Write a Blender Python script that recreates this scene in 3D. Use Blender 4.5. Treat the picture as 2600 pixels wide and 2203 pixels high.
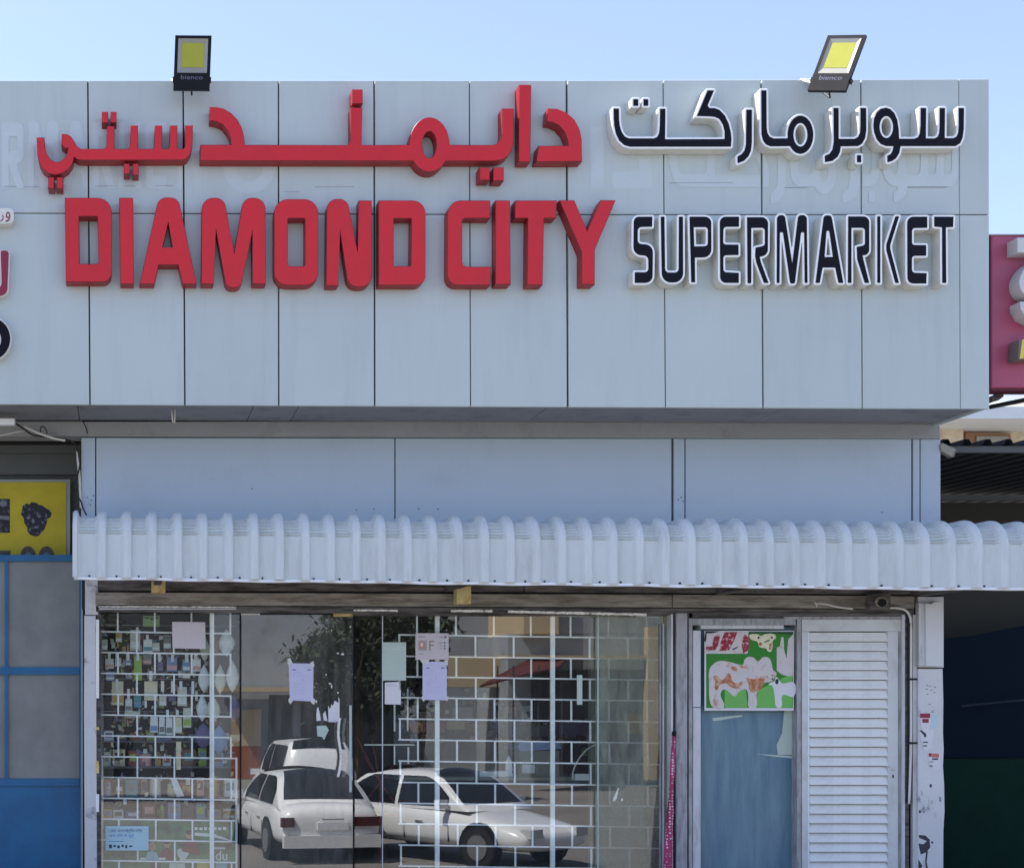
import bpy, bmesh, math, random
import numpy as np
from mathutils import Vector
from mathutils.geometry import tessellate_polygon
random.seed(7)
R = math.radians
for o in list(bpy.data.objects):
    bpy.data.objects.remove(o)
SC = bpy.context.scene
COL = SC.collection

# ------------------------------------------------------------------ camera
F, VX, VY, CZ = 3600.0, 300.0, 1800.0, 2.45      # focal length and vanishing point in photo pixels, eye height
cam_d = bpy.data.cameras.new('camera'); cam = bpy.data.objects.new('camera', cam_d); COL.objects.link(cam)
cam.location = (0, 0, CZ); cam.rotation_euler = (R(90), 0, 0)
cam_d.sensor_fit = 'HORIZONTAL'; cam_d.sensor_width = 36
cam_d.lens = F / 2600 * 36
cam_d.shift_x = (1300 - VX) / 2600; cam_d.shift_y = (VY - 1101.5) / 2600
cam_d.clip_end = 2000
SC.camera = cam

# ------------------------------------------------------------------ sky, sun, exposure
SUN_EL, SUN_AZ = 58.0, -66.0                      # behind the shop, well to the left
w = bpy.data.worlds.new('World'); SC.world = w; w.use_nodes = True
nt = w.node_tree; nt.nodes.clear()
wo = nt.nodes.new('ShaderNodeOutputWorld'); bg = nt.nodes.new('ShaderNodeBackground')
sky = nt.nodes.new('ShaderNodeTexSky'); sky.sky_type = 'NISHITA'; sky.sun_disc = False
sky.sun_elevation = R(SUN_EL); sky.sun_rotation = R(SUN_AZ)
sky.air_density = .9; sky.dust_density = 0.5; sky.ozone_density = 3.2; sky.altitude = 0
bg.inputs['Strength'].default_value = 0.11
tn = nt.nodes.new('ShaderNodeVectorMath'); tn.operation = 'MULTIPLY'; tn.inputs[1].default_value = (1.01, .975, 1.055)
hs_ = nt.nodes.new('ShaderNodeHueSaturation'); hs_.inputs['Saturation'].default_value = .84; nt.links.new(sky.outputs[0], hs_.inputs['Color'])
nt.links.new(hs_.outputs[0], tn.inputs[0]); nt.links.new(tn.outputs[0], bg.inputs[0]); nt.links.new(bg.outputs[0], wo.inputs[0])
sl = bpy.data.lights.new('sun', 'SUN'); sl.energy = 4.6; sl.angle = R(0.5); sl.color = (1, .96, .89)
so = bpy.data.objects.new('sun', sl); COL.objects.link(so)
sd = Vector((math.sin(R(SUN_AZ)) * math.cos(R(SUN_EL)), math.cos(R(SUN_AZ)) * math.cos(R(SUN_EL)), math.sin(R(SUN_EL))))
so.rotation_euler = sd.to_track_quat('Z', 'Y').to_euler(); so.location = (0, 0, 30)
SC.view_settings.view_transform = 'Standard'; SC.view_settings.look = 'None'
SC.view_settings.gamma = 1; SC.view_settings.use_curve_mapping = False
SC.view_settings.exposure = 1.45
SC.render.engine = 'CYCLES'
SC.cycles.max_bounces = 8; SC.cycles.transparent_max_bounces = 12

# ------------------------------------------------------------------ helpers
def P(px, py, Y):                                 # photo pixel at distance Y -> place in the world
    return Vector(((px - VX) * Y / F, Y, (VY - py) * Y / F + CZ))
def lin(c):
    return tuple(((v / 255) / 12.92 if v / 255 <= .04045 else ((v / 255 + .055) / 1.055) ** 2.4) for v in c)
ORG = {}
def tag(o, label=None, cat=None, group=None, kind=None):
    if label: o['label'] = label
    if cat: o['category'] = cat
    if group: o['group'] = group
    if kind: o['kind'] = kind
    return o
def thing(name, loc, label, cat, group=None):
    o = bpy.data.objects.new(name, None); COL.objects.link(o); o.location = loc
    o.empty_display_size = .1
    ORG[o.name] = Vector(loc); tag(o, label, cat, group); return o
def mesh_obj(name, verts, faces, mat, parent=None, smooth=False, fix=True, mats=None, fm=None):
    verts = [Vector(v) for v in verts]
    if parent is not None: org = ORG[parent.name]
    else:
        xs = [v.x for v in verts]; ys = [v.y for v in verts]; zs = [v.z for v in verts]
        org = Vector(((min(xs) + max(xs)) / 2, (min(ys) + max(ys)) / 2, min(zs)))
    me = bpy.data.meshes.new(name)
    me.from_pydata([tuple(v - org) for v in verts], [], [tuple(f) for f in faces])
    for m in (mats or [mat]): me.materials.append(m)
    if fm: me.polygons.foreach_set('material_index', fm)
    if fix:
        bm = bmesh.new(); bm.from_mesh(me); bmesh.ops.recalc_face_normals(bm, faces=bm.faces); bm.to_mesh(me); bm.free()
    if smooth: me.polygons.foreach_set('use_smooth', [True] * len(me.polygons))
    me.update()
    o = bpy.data.objects.new(name, me); COL.objects.link(o)
    if parent is not None: o.parent = parent
    else: o.location = org
    ORG[o.name] = org
    return o
def again(src, d, parent):                         # another piece like src, sharing its mesh
    c = src.copy(); COL.objects.link(c); c.parent = parent
    c.location = Vector(src.location) + Vector(d); ORG[c.name] = ORG[src.name] + Vector(d); return c
class MB:
    def __init__(s): s.v, s.f = [], []
    def box(s, a, b):
        x0, y0, z0 = a; x1, y1, z1 = b; n = len(s.v)
        s.v += [(x0, y0, z0), (x1, y0, z0), (x1, y1, z0), (x0, y1, z0), (x0, y0, z1), (x1, y0, z1), (x1, y1, z1), (x0, y1, z1)]
        s.f += [tuple(n + i for i in q) for q in ((0, 3, 2, 1), (4, 5, 6, 7), (0, 1, 5, 4), (1, 2, 6, 5), (2, 3, 7, 6), (3, 0, 4, 7))]
        return s
    def pbox(s, x0, y0, x1, y1, Yf, Yb):           # a box whose front face fills these photo pixels
        a = P(x0, y1, Yf); b = P(x1, y0, Yf); return s.box((a.x, Yf, a.z), (b.x, Yb, b.z))
    def tube(s, pts, r, n=8, cap=True, r1=None):
        pts = [Vector(p) for p in pts]; base = len(s.v); m = len(pts)
        up = Vector((0, 0, 1))
        for i, p in enumerate(pts):
            t = (pts[min(i + 1, m - 1)] - pts[max(i - 1, 0)]).normalized()
            a = t.cross(up)
            if a.length < .05: a = t.cross(Vector((0, 1, 0)))
            a.normalize(); b = t.cross(a)
            rr = r if r1 is None else r + (r1 - r) * i / (m - 1)
            for k in range(n):
                th = 2 * math.pi * k / n
                s.v.append(tuple(p + a * (rr * math.cos(th)) + b * (rr * math.sin(th))))
        for i in range(m - 1):
            for k in range(n):
                s.f.append((base + i * n + k, base + i * n + (k + 1) % n, base + (i + 1) * n + (k + 1) % n, base + (i + 1) * n + k))
        if cap:
            s.f.append(tuple(base + k for k in range(n))[::-1]); s.f.append(tuple(base + (m - 1) * n + k for k in range(n)))
        return s
    def quad(s, *p):
        n = len(s.v); s.v += [tuple(q) for q in p]; s.f.append(tuple(range(n, n + len(p)))); return s
    def make(s, name, mat, parent=None, smooth=False): return mesh_obj(name, s.v, s.f, mat, parent, smooth)
def area(l): return sum(l[i][0] * l[(i + 1) % len(l)][1] - l[(i + 1) % len(l)][0] * l[i][1] for i in range(len(l))) / 2
def inset(loop, d):                                # move a loop of metric points inward (d > 0) by mitred normals
    n = len(loop); sg = 1 if area(loop) > 0 else -1; out = []
    for i in range(n):
        a, b, c = Vector(loop[i - 1]), Vector(loop[i]), Vector(loop[(i + 1) % n])
        e1 = (b - a); e2 = (c - b)
        if e1.length < 1e-7 or e2.length < 1e-7: out.append(tuple(b)); continue
        e1.normalize(); e2.normalize()
        n1 = Vector((-e1.y, e1.x)) * sg; n2 = Vector((-e2.y, e2.x)) * sg
        m = n1 + n2; q = m.length
        if q < .3: m = n1; k = 1
        else: m /= q; k = min(1 / max(m.dot(n1), .35), 2.2)
        out.append(tuple(b + m * d * k))
    return out
def prism(name, loops, Yf, Yb, mat, parent=None, bev=0.0, px=True, mats=None):
    """closed outline(s) given in photo pixels at distance Yf, with their depth to Yb"""
    L = []
    for l in loops:
        q = []
        for p in l:
            w_ = P(p[0], p[1], Yf) if px else Vector((p[0], 0, p[1]))
            if not q or (Vector((w_.x, w_.z)) - Vector(q[-1])).length > 4e-4: q.append((w_.x, w_.z))
        if (Vector(q[0]) - Vector(q[-1])).length < 4e-4: q.pop()
        L.append(q)
    fr = [inset(q, bev if i == 0 else -bev) for i, q in enumerate(L)] if bev else L
    verts, faces, fm = [], [], []
    def ring(Ls, Y):
        st = []
        for q in Ls:
            st.append(len(verts)); verts.extend((x, Y, z) for x, z in q)
        return st
    a = ring(fr, Yf)
    b = ring(L, Yf + bev) if bev else a
    c = ring(L, Yb)
    for t in tessellate_polygon([[Vector((x, z, 0)) for x, z in q] for q in fr]): faces.append(tuple(a[0] + i for i in t)); fm.append(0)
    for t in tessellate_polygon([[Vector((x, z, 0)) for x, z in q] for q in L]): faces.append(tuple(c[0] + i for i in t)[::-1]); fm.append(2)
    for k, q in enumerate(L):
        n = len(q)
        for i in range(n):
            j = (i + 1) % n
            if bev: faces.append((a[k] + i, a[k] + j, b[k] + j, b[k] + i)); fm.append(1)
            faces.append((b[k] + i, b[k] + j, c[k] + j, c[k] + i)); fm.append(2)
    return mesh_obj(name, verts, faces, mat, parent, mats=mats, fm=fm if mats else None)
def quadslab(name, pts, Yf, Yb, mat, parent=None, bev=0): return prism(name, [pts], Yf, Yb, mat, parent, bev)
def pbox(name, x0, y0, x1, y1, Yf, Yb, mat, parent=None): return MB().pbox(x0, y0, x1, y1, Yf, Yb).make(name, mat, parent)

# ------------------------------------------------------------------ materials
def mat(name, c, rough=.5, var=.08, scale=4, st=(1, 1, 1), bump=0.0, bs=60, metal=0, c2=None, th=(.45, .62), c2s=3, c2st=(1, 1, 1), rnd=0.0, spec=.5, fine=.04, coat=0):
    m = bpy.data.materials.new(name); m.use_nodes = True; t = m.node_tree; N = t.nodes; Lk = t.links
    b = N['Principled BSDF']; b.inputs['Roughness'].default_value = rough; b.inputs['Metallic'].default_value = metal
    b.inputs['Specular IOR Level'].default_value = spec
    if coat: b.inputs['Coat Weight'].default_value = coat
    tc = N.new('ShaderNodeTexCoord'); mp = N.new('ShaderNodeMapping'); Lk.new(tc.outputs['Object'], mp.inputs[0]); mp.inputs['Scale'].default_value = st
    nz = N.new('ShaderNodeTexNoise'); nz.inputs['Scale'].default_value = scale; nz.inputs['Detail'].default_value = 6; nz.inputs['Roughness'].default_value = .6
    Lk.new(mp.outputs[0], nz.inputs['Vector'])
    base = lin(c)
    mr = N.new('ShaderNodeMapRange'); mr.inputs[3].default_value = 1 - var * 2; mr.inputs[4].default_value = 1 + var * 2
    Lk.new(nz.outputs[0], mr.inputs[0])
    nf = N.new('ShaderNodeTexNoise'); nf.inputs['Scale'].default_value = 170; nf.inputs['Detail'].default_value = 3; Lk.new(tc.outputs['Object'], nf.inputs['Vector'])
    mf = N.new('ShaderNodeMapRange'); mf.inputs[3].default_value = 1 - fine * 2.4; mf.inputs[4].default_value = 1 + fine * 2.4; Lk.new(nf.outputs[0], mf.inputs[0])
    mu = N.new('ShaderNodeMath'); mu.operation = 'MULTIPLY'; Lk.new(mr.outputs[0], mu.inputs[0]); Lk.new(mf.outputs[0], mu.inputs[1])
    last = mu
    if rnd:
        oi = N.new('ShaderNodeObjectInfo'); mo = N.new('ShaderNodeMapRange'); mo.inputs[3].default_value = 1 - rnd; mo.inputs[4].default_value = 1 + rnd
        Lk.new(oi.outputs['Random'], mo.inputs[0]); m2 = N.new('ShaderNodeMath'); m2.operation = 'MULTIPLY'
        Lk.new(mu.outputs[0], m2.inputs[0]); Lk.new(mo.outputs[0], m2.inputs[1]); last = m2
    colsock = None
    if c2 is not None:
        mp2 = N.new('ShaderNodeMapping'); mp2.inputs['Scale'].default_value = c2st; Lk.new(tc.outputs['Object'], mp2.inputs[0])
        n2 = N.new('ShaderNodeTexNoise'); n2.inputs['Scale'].default_value = c2s; n2.inputs['Detail'].default_value = 8; n2.inputs['Roughness'].default_value = .65
        Lk.new(mp2.outputs[0], n2.inputs['Vector'])
        r2 = N.new('ShaderNodeMapRange'); r2.inputs[1].default_value = th[0]; r2.inputs[2].default_value = th[1]; Lk.new(n2.outputs[0], r2.inputs[0])
        mx = N.new('ShaderNodeMix'); mx.data_type = 'RGBA'; mx.inputs[6].default_value = (*base, 1); mx.inputs[7].default_value = (*lin(c2), 1)
        Lk.new(r2.outputs[0], mx.inputs[0]); colsock = mx.outputs[2]
    vm = N.new('ShaderNodeVectorMath'); vm.operation = 'SCALE'
    if colsock: Lk.new(colsock, vm.inputs[0])
    else: vm.inputs[0].default_value = base
    Lk.new(last.outputs[0], vm.inputs['Scale']); Lk.new(vm.outputs[0], b.inputs['Base Color'])
    rr = N.new('ShaderNodeMapRange'); rr.inputs[3].default_value = max(rough - .1, .03); rr.inputs[4].default_value = min(rough + .1, 1); Lk.new(nz.outputs[0], rr.inputs[0]); Lk.new(rr.outputs[0], b.inputs['Roughness'])
    if bump:
        nb = N.new('ShaderNodeTexNoise'); nb.inputs['Scale'].default_value = bs; nb.inputs['Detail'].default_value = 5; Lk.new(mp.outputs[0], nb.inputs['Vector'])
        bp = N.new('ShaderNodeBump'); bp.inputs['Strength'].default_value = bump; bp.inputs['Distance'].default_value = .01
        Lk.new(nb.outputs[0], bp.inputs['Height']); Lk.new(bp.outputs[0], b.inputs['Normal'])
    return m
def glassmat(name, tint=(.86, .9, .9), fac=.22, dust=0.0, dustc=(150, 155, 150)):
    m = bpy.data.materials.new(name); m.use_nodes = True; t = m.node_tree; N = t.nodes; Lk = t.links; N.clear()
    out = N.new('ShaderNodeOutputMaterial'); tr = N.new('ShaderNodeBsdfTransparent'); tr.inputs[0].default_value = (*tint, 1)
    gl = N.new('ShaderNodeBsdfGlossy'); gl.inputs['Roughness'].default_value = .0
    gl.inputs['Color'].default_value = (1, 1, 1, 1)
    lw = N.new('ShaderNodeLayerWeight'); lw.inputs[0].default_value = .25
    mr = N.new('ShaderNodeMapRange'); mr.inputs[3].default_value = fac; mr.inputs[4].default_value = 1; Lk.new(lw.outputs['Fresnel'], mr.inputs[0])
    tc = N.new('ShaderNodeTexCoord'); nb = N.new('ShaderNodeTexNoise'); nb.inputs['Scale'].default_value = 1.1; nb.inputs['Detail'].default_value = 1
    Lk.new(tc.outputs['Object'], nb.inputs['Vector']); bp = N.new('ShaderNodeBump'); bp.inputs['Strength'].default_value = .12; bp.inputs['Distance'].default_value = .004
    Lk.new(nb.outputs[0], bp.inputs['Height']); Lk.new(bp.outputs[0], gl.inputs['Normal'])
    mx = N.new('ShaderNodeMixShader'); Lk.new(mr.outputs[0], mx.inputs[0]); Lk.new(tr.outputs[0], mx.inputs[1]); Lk.new(gl.outputs[0], mx.inputs[2])
    df = N.new('ShaderNodeBsdfDiffuse'); df.inputs[0].default_value = (*lin(dustc), 1)
    mp = N.new('ShaderNodeMapping'); mp.inputs['Scale'].default_value = (4, 4, .8); Lk.new(tc.outputs['Object'], mp.inputs[0])
    nd = N.new('ShaderNodeTexNoise'); nd.inputs['Scale'].default_value = 3; nd.inputs['Detail'].default_value = 8; nd.inputs['Roughness'].default_value = .7; Lk.new(mp.outputs[0], nd.inputs['Vector'])
    md = N.new('ShaderNodeMapRange'); md.inputs[1].default_value = .35; md.inputs[2].default_value = .75; md.inputs[3].default_value = dust * .35; md.inputs[4].default_value = dust * 1.9; Lk.new(nd.outputs[0], md.inputs[0])
    m2 = N.new('ShaderNodeMixShader'); Lk.new(md.outputs[0], m2.inputs[0]); Lk.new(mx.outputs[0], m2.inputs[1]); Lk.new(df.outputs[0], m2.inputs[2])
    ge = N.new('ShaderNodeNewGeometry'); clear = N.new('ShaderNodeBsdfTransparent'); m3 = N.new('ShaderNodeMixShader')
    Lk.new(ge.outputs['Backfacing'], m3.inputs[0]); Lk.new(m2.outputs[0], m3.inputs[1]); Lk.new(clear.outputs[0], m3.inputs[2])
    Lk.new(m3.outputs[0], out.inputs[0]); return m
M = {}
M['panel'] = mat('silver_panel', (187, 196, 194), .42, .035, 1.3, (1, 1, 1), .03, 8, metal=.0, c2=(179, 187, 185), th=(.5, .85), c2s=2.6, c2st=(3, 1, .3), rnd=.02, fine=.015)
M['ghost'] = mat('clean_patch', (193, 202, 203), .4, .04, 6, fine=.015)
M['ghostline'] = mat('glue_line', (150, 154, 160), .6, .1, 9)
M['joint'] = mat('dark_joint', (38, 42, 50), .8, .1)
M['wall'] = mat('blue_grey_panel', (178, 190, 200), .38, .03, 1.5, bump=.03, bs=10, c2=(168, 179, 189), th=(.55, .85), c2s=2, rnd=.015, fine=.02)
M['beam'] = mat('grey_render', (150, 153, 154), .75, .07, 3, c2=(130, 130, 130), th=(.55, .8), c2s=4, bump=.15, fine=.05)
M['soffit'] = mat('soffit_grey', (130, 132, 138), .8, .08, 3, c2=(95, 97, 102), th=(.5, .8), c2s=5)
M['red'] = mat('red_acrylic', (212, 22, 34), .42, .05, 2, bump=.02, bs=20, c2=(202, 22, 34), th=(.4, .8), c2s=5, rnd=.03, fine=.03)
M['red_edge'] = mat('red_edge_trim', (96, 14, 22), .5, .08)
M['red_side_shaded'] = mat('red_return_shaded', (158, 16, 28), .45, .08, 3, c2=(120, 14, 24), th=(.4, .8), c2s=6)  # letter sides: darker than the face, their shade put into the colour
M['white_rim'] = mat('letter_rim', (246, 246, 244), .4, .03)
M['rose'] = mat('dark_rose_face', (140, 28, 58), .45, .05)
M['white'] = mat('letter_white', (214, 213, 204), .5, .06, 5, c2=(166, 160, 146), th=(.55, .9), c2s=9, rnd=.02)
M['navy'] = mat('navy_vinyl', (8, 8, 20), .5, .12, 6, fine=.05, spec=.2)
M['black'] = mat('black_metal', (6, 6, 11), .5, .1, spec=.25)
M['awn'] = mat('awning_metal', (206, 212, 211), .42, .05, 2.2, (1, 1, .6), c2=(184, 188, 186), th=(.48, .8), c2s=3.2, c2st=(3, 3, .5), fine=.02)
M['trim'] = mat('white_trim', (236, 238, 240), .4, .04)
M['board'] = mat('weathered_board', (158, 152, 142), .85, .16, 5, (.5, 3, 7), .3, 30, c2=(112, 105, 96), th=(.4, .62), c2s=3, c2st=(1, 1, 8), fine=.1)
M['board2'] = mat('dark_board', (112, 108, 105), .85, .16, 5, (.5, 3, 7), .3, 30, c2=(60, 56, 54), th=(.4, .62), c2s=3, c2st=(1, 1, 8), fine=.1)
M['dark'] = mat('dark_gap', (24, 22, 22), .9, .2)
M['frame'] = mat('aluminium_frame', (168, 168, 170), .5, .1, 4, (1, 1, .4), c2=(112, 108, 106), th=(.42, .75), c2s=7, c2st=(4, 4, .8), fine=.06)
M['frame_l'] = mat('pale_frame', (205, 206, 206), .5, .08, 4, c2=(150, 145, 138), th=(.5, .85), c2s=6, c2st=(3, 3, .6))
M['column'] = mat('peeling_column', (200, 200, 200), .7, .08, 3, c2=(120, 122, 128), th=(.56, .68), c2s=6, bump=.3, bs=25, fine=.05)
M['pillar'] = mat('peeling_pillar', (212, 212, 212), .75, .08, 3, c2=(96, 98, 104), th=(.6, .68), c2s=5, c2st=(1, 1, .6), bump=.4, bs=18, fine=.05)
M['grille'] = mat('white_grille', (250, 252, 250), .5, .08, 8, c2=(206, 210, 200), th=(.5, .85), c2s=12)
M['louvre'] = mat('white_louvre', (232, 232, 226), .42, .04, 3, rnd=.02, c2=(190, 190, 186), th=(.5, .9), c2s=4)
M['louvre_f'] = mat('louvre_frame', (208, 210, 208), .5, .06, 3, c2=(172, 168, 156), th=(.5, .85), c2s=4)
M['teal'] = mat('blue_painted_glass', (112, 142, 154), .35, .12, 2.2, (6, 6, .8), c2=(74, 108, 130), th=(.35, .75), c2s=1.6, c2st=(6, 6, .9), fine=.06)
M['blue'] = mat('blue_paint', (26, 100, 144), .4, .08, 2, c2=(18, 80, 120), th=(.45, .8), c2s=3, fine=.04)
M['pane'] = mat('frosted_pane', (132, 134, 130), .32, .08, 2, c2=(104, 104, 102), th=(.4, .8), c2s=1.5, bump=.2, bs=150, fine=.1)
M['yellow'] = mat('yellow_banner', (190, 172, 24), .6, .06, 2, c2=(164, 146, 22), th=(.4, .8), c2s=3, bump=.1, bs=6)
M['olive'] = mat('dim_header', (88, 92, 90), .85, .12, 3)
M['paper'] = mat('paper_white', (222, 220, 222), .8, .04, 5, fine=.03)
M['lav'] = mat('paper_lavender', (204, 202, 228), .8, .04, 5, fine=.03)
M['pink'] = mat('paper_pink', (206, 196, 198), .8, .05, 5, fine=.04)
M['green_p'] = mat('paper_green', (188, 204, 192), .8, .06, 5, fine=.04)
M['ink'] = mat('ink_grey', (100, 96, 130), .8)
M['tape'] = mat('tape', (214, 212, 206), .5, .05)
M['glass'] = glassmat('shop_glass', (.96, .99, .97), .15, .03, (176, 176, 164))
M['glass_door'] = glassmat('door_glass', (.6, .63, .63), .21, .16, (168, 168, 158))
M['glass_dusty'] = glassmat('dusty_glass', (.6, .64, .6), .15, .34, (160, 166, 146))
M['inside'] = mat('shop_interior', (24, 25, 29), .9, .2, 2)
M['pale_inside'] = mat('interior_partition', (120, 126, 112), .8, .1, 2)
M['shelf'] = mat('shelf_grey', (96, 100, 104), .7, .1)
M['maroon'] = mat('red_sign_face', (176, 78, 104), .45, .06, 1.5, c2=(164, 84, 112), th=(.4, .8), c2s=2, fine=.04)
M['letter_grey'] = mat('letter_pale', (206, 206, 202), .5, .06, 5, c2=(160, 160, 154), th=(.5, .85), c2s=8)
M['gold'] = mat('yellow_letter', (222, 206, 96), .5, .08)
M['navytarp'] = mat('dark_blue_sheet', (8, 26, 42), .7, .15, 2, (1, 1, .6), fine=.08, spec=.1)
M['greentarp'] = mat('dark_green_sheet', (16, 48, 38), .7, .2, 3, fine=.1, spec=.1)
M['olivewall'] = mat('olive_render', (62, 62, 56), .9, .08, 2)
M['roofdark'] = mat('corrugated_dark', (24, 30, 36), .7, .15, 3)
M['beige'] = mat('beige_render', (214, 200, 176), .85, .06, 2, c2=(180, 160, 134), th=(.5, .8), c2s=3)
M['slab'] = mat('pale_slab', (214, 216, 216), .7, .05)
M['led'] = mat('yellow_led', (164, 164, 40), .45, .05, 10)
M['reflector'] = mat('reflector', (150, 148, 138), .4, .06, metal=.2)
M['chrome'] = mat('steel', (190, 190, 188), .22, .05, metal=.9)
M['handle'] = mat('white_handle', (232, 232, 224), .3, .03)
M['cable'] = mat('black_cable', (20, 20, 22), .6)
M['wcable'] = mat('white_cable', (214, 212, 204), .5)
M['wood_y'] = mat('yellow_block', (206, 190, 130), .7, .12, 6, c2=(170, 120, 60), th=(.5, .7), c2s=8)
M['street'] = mat('asphalt', (122, 118, 112), .9, .1, 2, c2=(104, 100, 96), th=(.4, .7), c2s=.4, bump=.3, bs=60)
M['pave'] = mat('paving', (150, 146, 138), .9, .08, 2)
def flat(name, c, rough=.6, **k): return mat(name, c, rough, .05, 6, **k)

# ------------------------------------------------------------------ outline tools for lettering
def Z(ox, oy, s):
    return lambda pts: [((p[0] / s + ox, p[1] / s + oy) + ((p[2] / s,) if len(p) > 2 else ())) for p in pts]
z1 = Z(0, 180, 2.6025); z2 = Z(450, 180, 3.0417); z3 = Z(1000, 180, 3.0417); z4 = Z(1500, 60, 3.47); z5 = Z(2000, 60, 3.47)
z6 = Z(1550, 520, 4.627); z7 = Z(1950, 520, 3.0417)
def fil(pts):                                      # round the corners that carry a radius
    out = []; n = len(pts)
    for i, p in enumerate(pts):
        if len(p) < 3 or p[2] <= 0: out.append((p[0], p[1])); continue
        a = Vector(pts[i - 1][:2]); b = Vector(p[:2]); c = Vector(pts[(i + 1) % n][:2])
        u = (a - b); v = (c - b); lu, lv = u.length, v.length; u.normalize(); v.normalize()
        ang = u.angle(v); r = p[2]
        d = min(r / max(math.tan(ang / 2), .02), lu * .98 if len(pts[i - 1]) < 3 else lu * .5, lv * .98 if len(pts[(i + 1) % n]) < 3 else lv * .5)
        r = d * math.tan(ang / 2)
        bis = (u + v)
        if bis.length < 1e-4: out.append(tuple(b)); continue
        bis.normalize(); cen = b + bis * (r / math.sin(ang / 2))
        s_ = b + u * d; e_ = b + v * d; a0 = math.atan2(s_.y - cen.y, s_.x - cen.x); a1 = math.atan2(e_.y - cen.y, e_.x - cen.x)
        da = (a1 - a0 + math.pi) % (2 * math.pi) - math.pi; k = max(3, int(abs(da) / .2))
        for j in range(k + 1): out.append((cen.x + r * math.cos(a0 + da * j / k), cen.y + r * math.sin(a0 + da * j / k)))
    return out
def smooth(pts, keep=()):                           # Catmull-Rom through the points; sharp at points given twice
    P_ = [Vector(p[:2]) for p in pts]; n = len(P_); out = []
    for i in range(n):
        p0, p1, p2, p3 = P_[i - 1], P_[i], P_[(i + 1) % n], P_[(i + 2) % n]
        L = (p2 - p1).length
        if L < .01: continue
        d0 = p2 - p0; d1 = p3 - p1
        if (p1 - p0).length < .01: d0 = p2 - p1
        if (p3 - p2).length < .01: d1 = p2 - p1
        d0 = d0.normalized() * L; d1 = d1.normalized() * L
        straight = d0.normalized().dot((p2 - p1).normalized()) > .9995 and d1.normalized().dot((p2 - p1).normalized()) > .9995
        k = 1 if straight else max(2, min(8, int(L / 3)))
        for j in range(k):
            t = j / k; t2, t3 = t * t, t ** 3
            q = p1 * (2 * t3 - 3 * t2 + 1) + d0 * (t3 - 2 * t2 + t) + p2 * (-2 * t3 + 3 * t2) + d1 * (t3 - t2)
            out.append((q.x, q.y))
    return out
def ell(cx, cy, rx, ry, a0=0, a1=360, n=28):
    return [(cx + rx * math.cos(R(a0 + (a1 - a0) * i / n)), cy + ry * math.sin(R(a0 + (a1 - a0) * i / n))) for i in range(n + (0 if abs(a1 - a0) == 360 else 1))]
def grow(loops, d, step=1.25):                      # outline at distance d outside the given outline(s)
    seg = []
    for l in loops:
        for i in range(len(l)): seg.append((*l[i], *l[(i + 1) % len(l)]))
    S = np.array(seg, dtype=float); A = S[:, :2]; B = S[:, 2:]; D = B - A; DD = np.maximum((D ** 2).sum(1), 1e-9)
    x0, y0 = S[:, [0, 2]].min() - d - 3 * step, S[:, [1, 3]].min() - d - 3 * step
    x1, y1 = S[:, [0, 2]].max() + d + 3 * step, S[:, [1, 3]].max() + d + 3 * step
    xs = np.arange(x0, x1, step); ys = np.arange(y0, y1, step); X, Y_ = np.meshgrid(xs, ys); Q = np.stack([X.ravel(), Y_.ravel()], 1)
    dist = np.full(len(Q), 1e9); ins = np.zeros(len(Q), bool)
    for k in range(len(A)):
        t = np.clip(((Q - A[k]) @ D[k]) / DD[k], 0, 1); dd = ((Q - A[k] - t[:, None] * D[k]) ** 2).sum(1); dist = np.minimum(dist, dd)
        ya, yb = A[k, 1], B[k, 1]
        if ya != yb:
            c = (Q[:, 1] > min(ya, yb)) & (Q[:, 1] <= max(ya, yb)); xi = A[k, 0] + (Q[:, 1] - ya) / (yb - ya) * D[k, 0]; ins ^= c & (xi > Q[:, 0])
    f = np.where(ins, -np.sqrt(dist), np.sqrt(dist)) - d; f = f.reshape(X.shape); f[f == 0] = 1e-6
    nxt = {}
    pt = {}
    def edge(i, j, i2, j2):
        k = (i, j, i2, j2) if (i, j) < (i2, j2) else (i2, j2, i, j)
        if k not in pt:
            a, b = f[k[0], k[1]], f[k[2], k[3]]; t = a / (a - b)
            pt[k] = (xs[k[1]] + (xs[k[3]] - xs[k[1]]) * t, ys[k[0]] + (ys[k[2]] - ys[k[0]]) * t)
        return k
    s = f < 0; mixed = np.argwhere((s[:-1, :-1] != s[1:, :-1]) | (s[:-1, :-1] != s[:-1, 1:]) | (s[:-1, :-1] != s[1:, 1:]))
    for i, j in mixed:
        i, j = int(i), int(j)
        c = [(i, j), (i, j + 1), (i + 1, j + 1), (i + 1, j)]; e = []
        for k in range(4):
            a, b = c[k], c[(k + 1) % 4]
            if s[a] != s[b]: e.append((edge(*a, *b), s[a]))
        # walk with the inside always on the same side
        ins_ = [x[0] for x in e if x[1]]; outs = [x[0] for x in e if not x[1]]
        for a, b in zip(ins_, outs): nxt[a] = b
        if len(ins_) == 2:
            nxt[ins_[0]], nxt[ins_[1]] = outs[0], outs[1]
    loops_o = []
    while nxt:
        k0 = next(iter(nxt)); l = []; k = k0
        while k in nxt:
            l.append(pt[k]); k = nxt.pop(k)
        if len(l) > 7 and abs(area(l)) > 12:
            q = [l[0]]
            for m_ in range(1, len(l)):
                a = Vector(q[-1]); b = Vector(l[m_]); c = Vector(l[(m_ + 1) % len(l)])
                if (b - a).length > 9 or abs((b - a).cross(c - a)) / max((c - a).length, 1e-6) > .12: q.append(l[m_])
            loops_o.append(q)
    loops_o.sort(key=lambda l: -abs(area(l)))
    return loops_o

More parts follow.
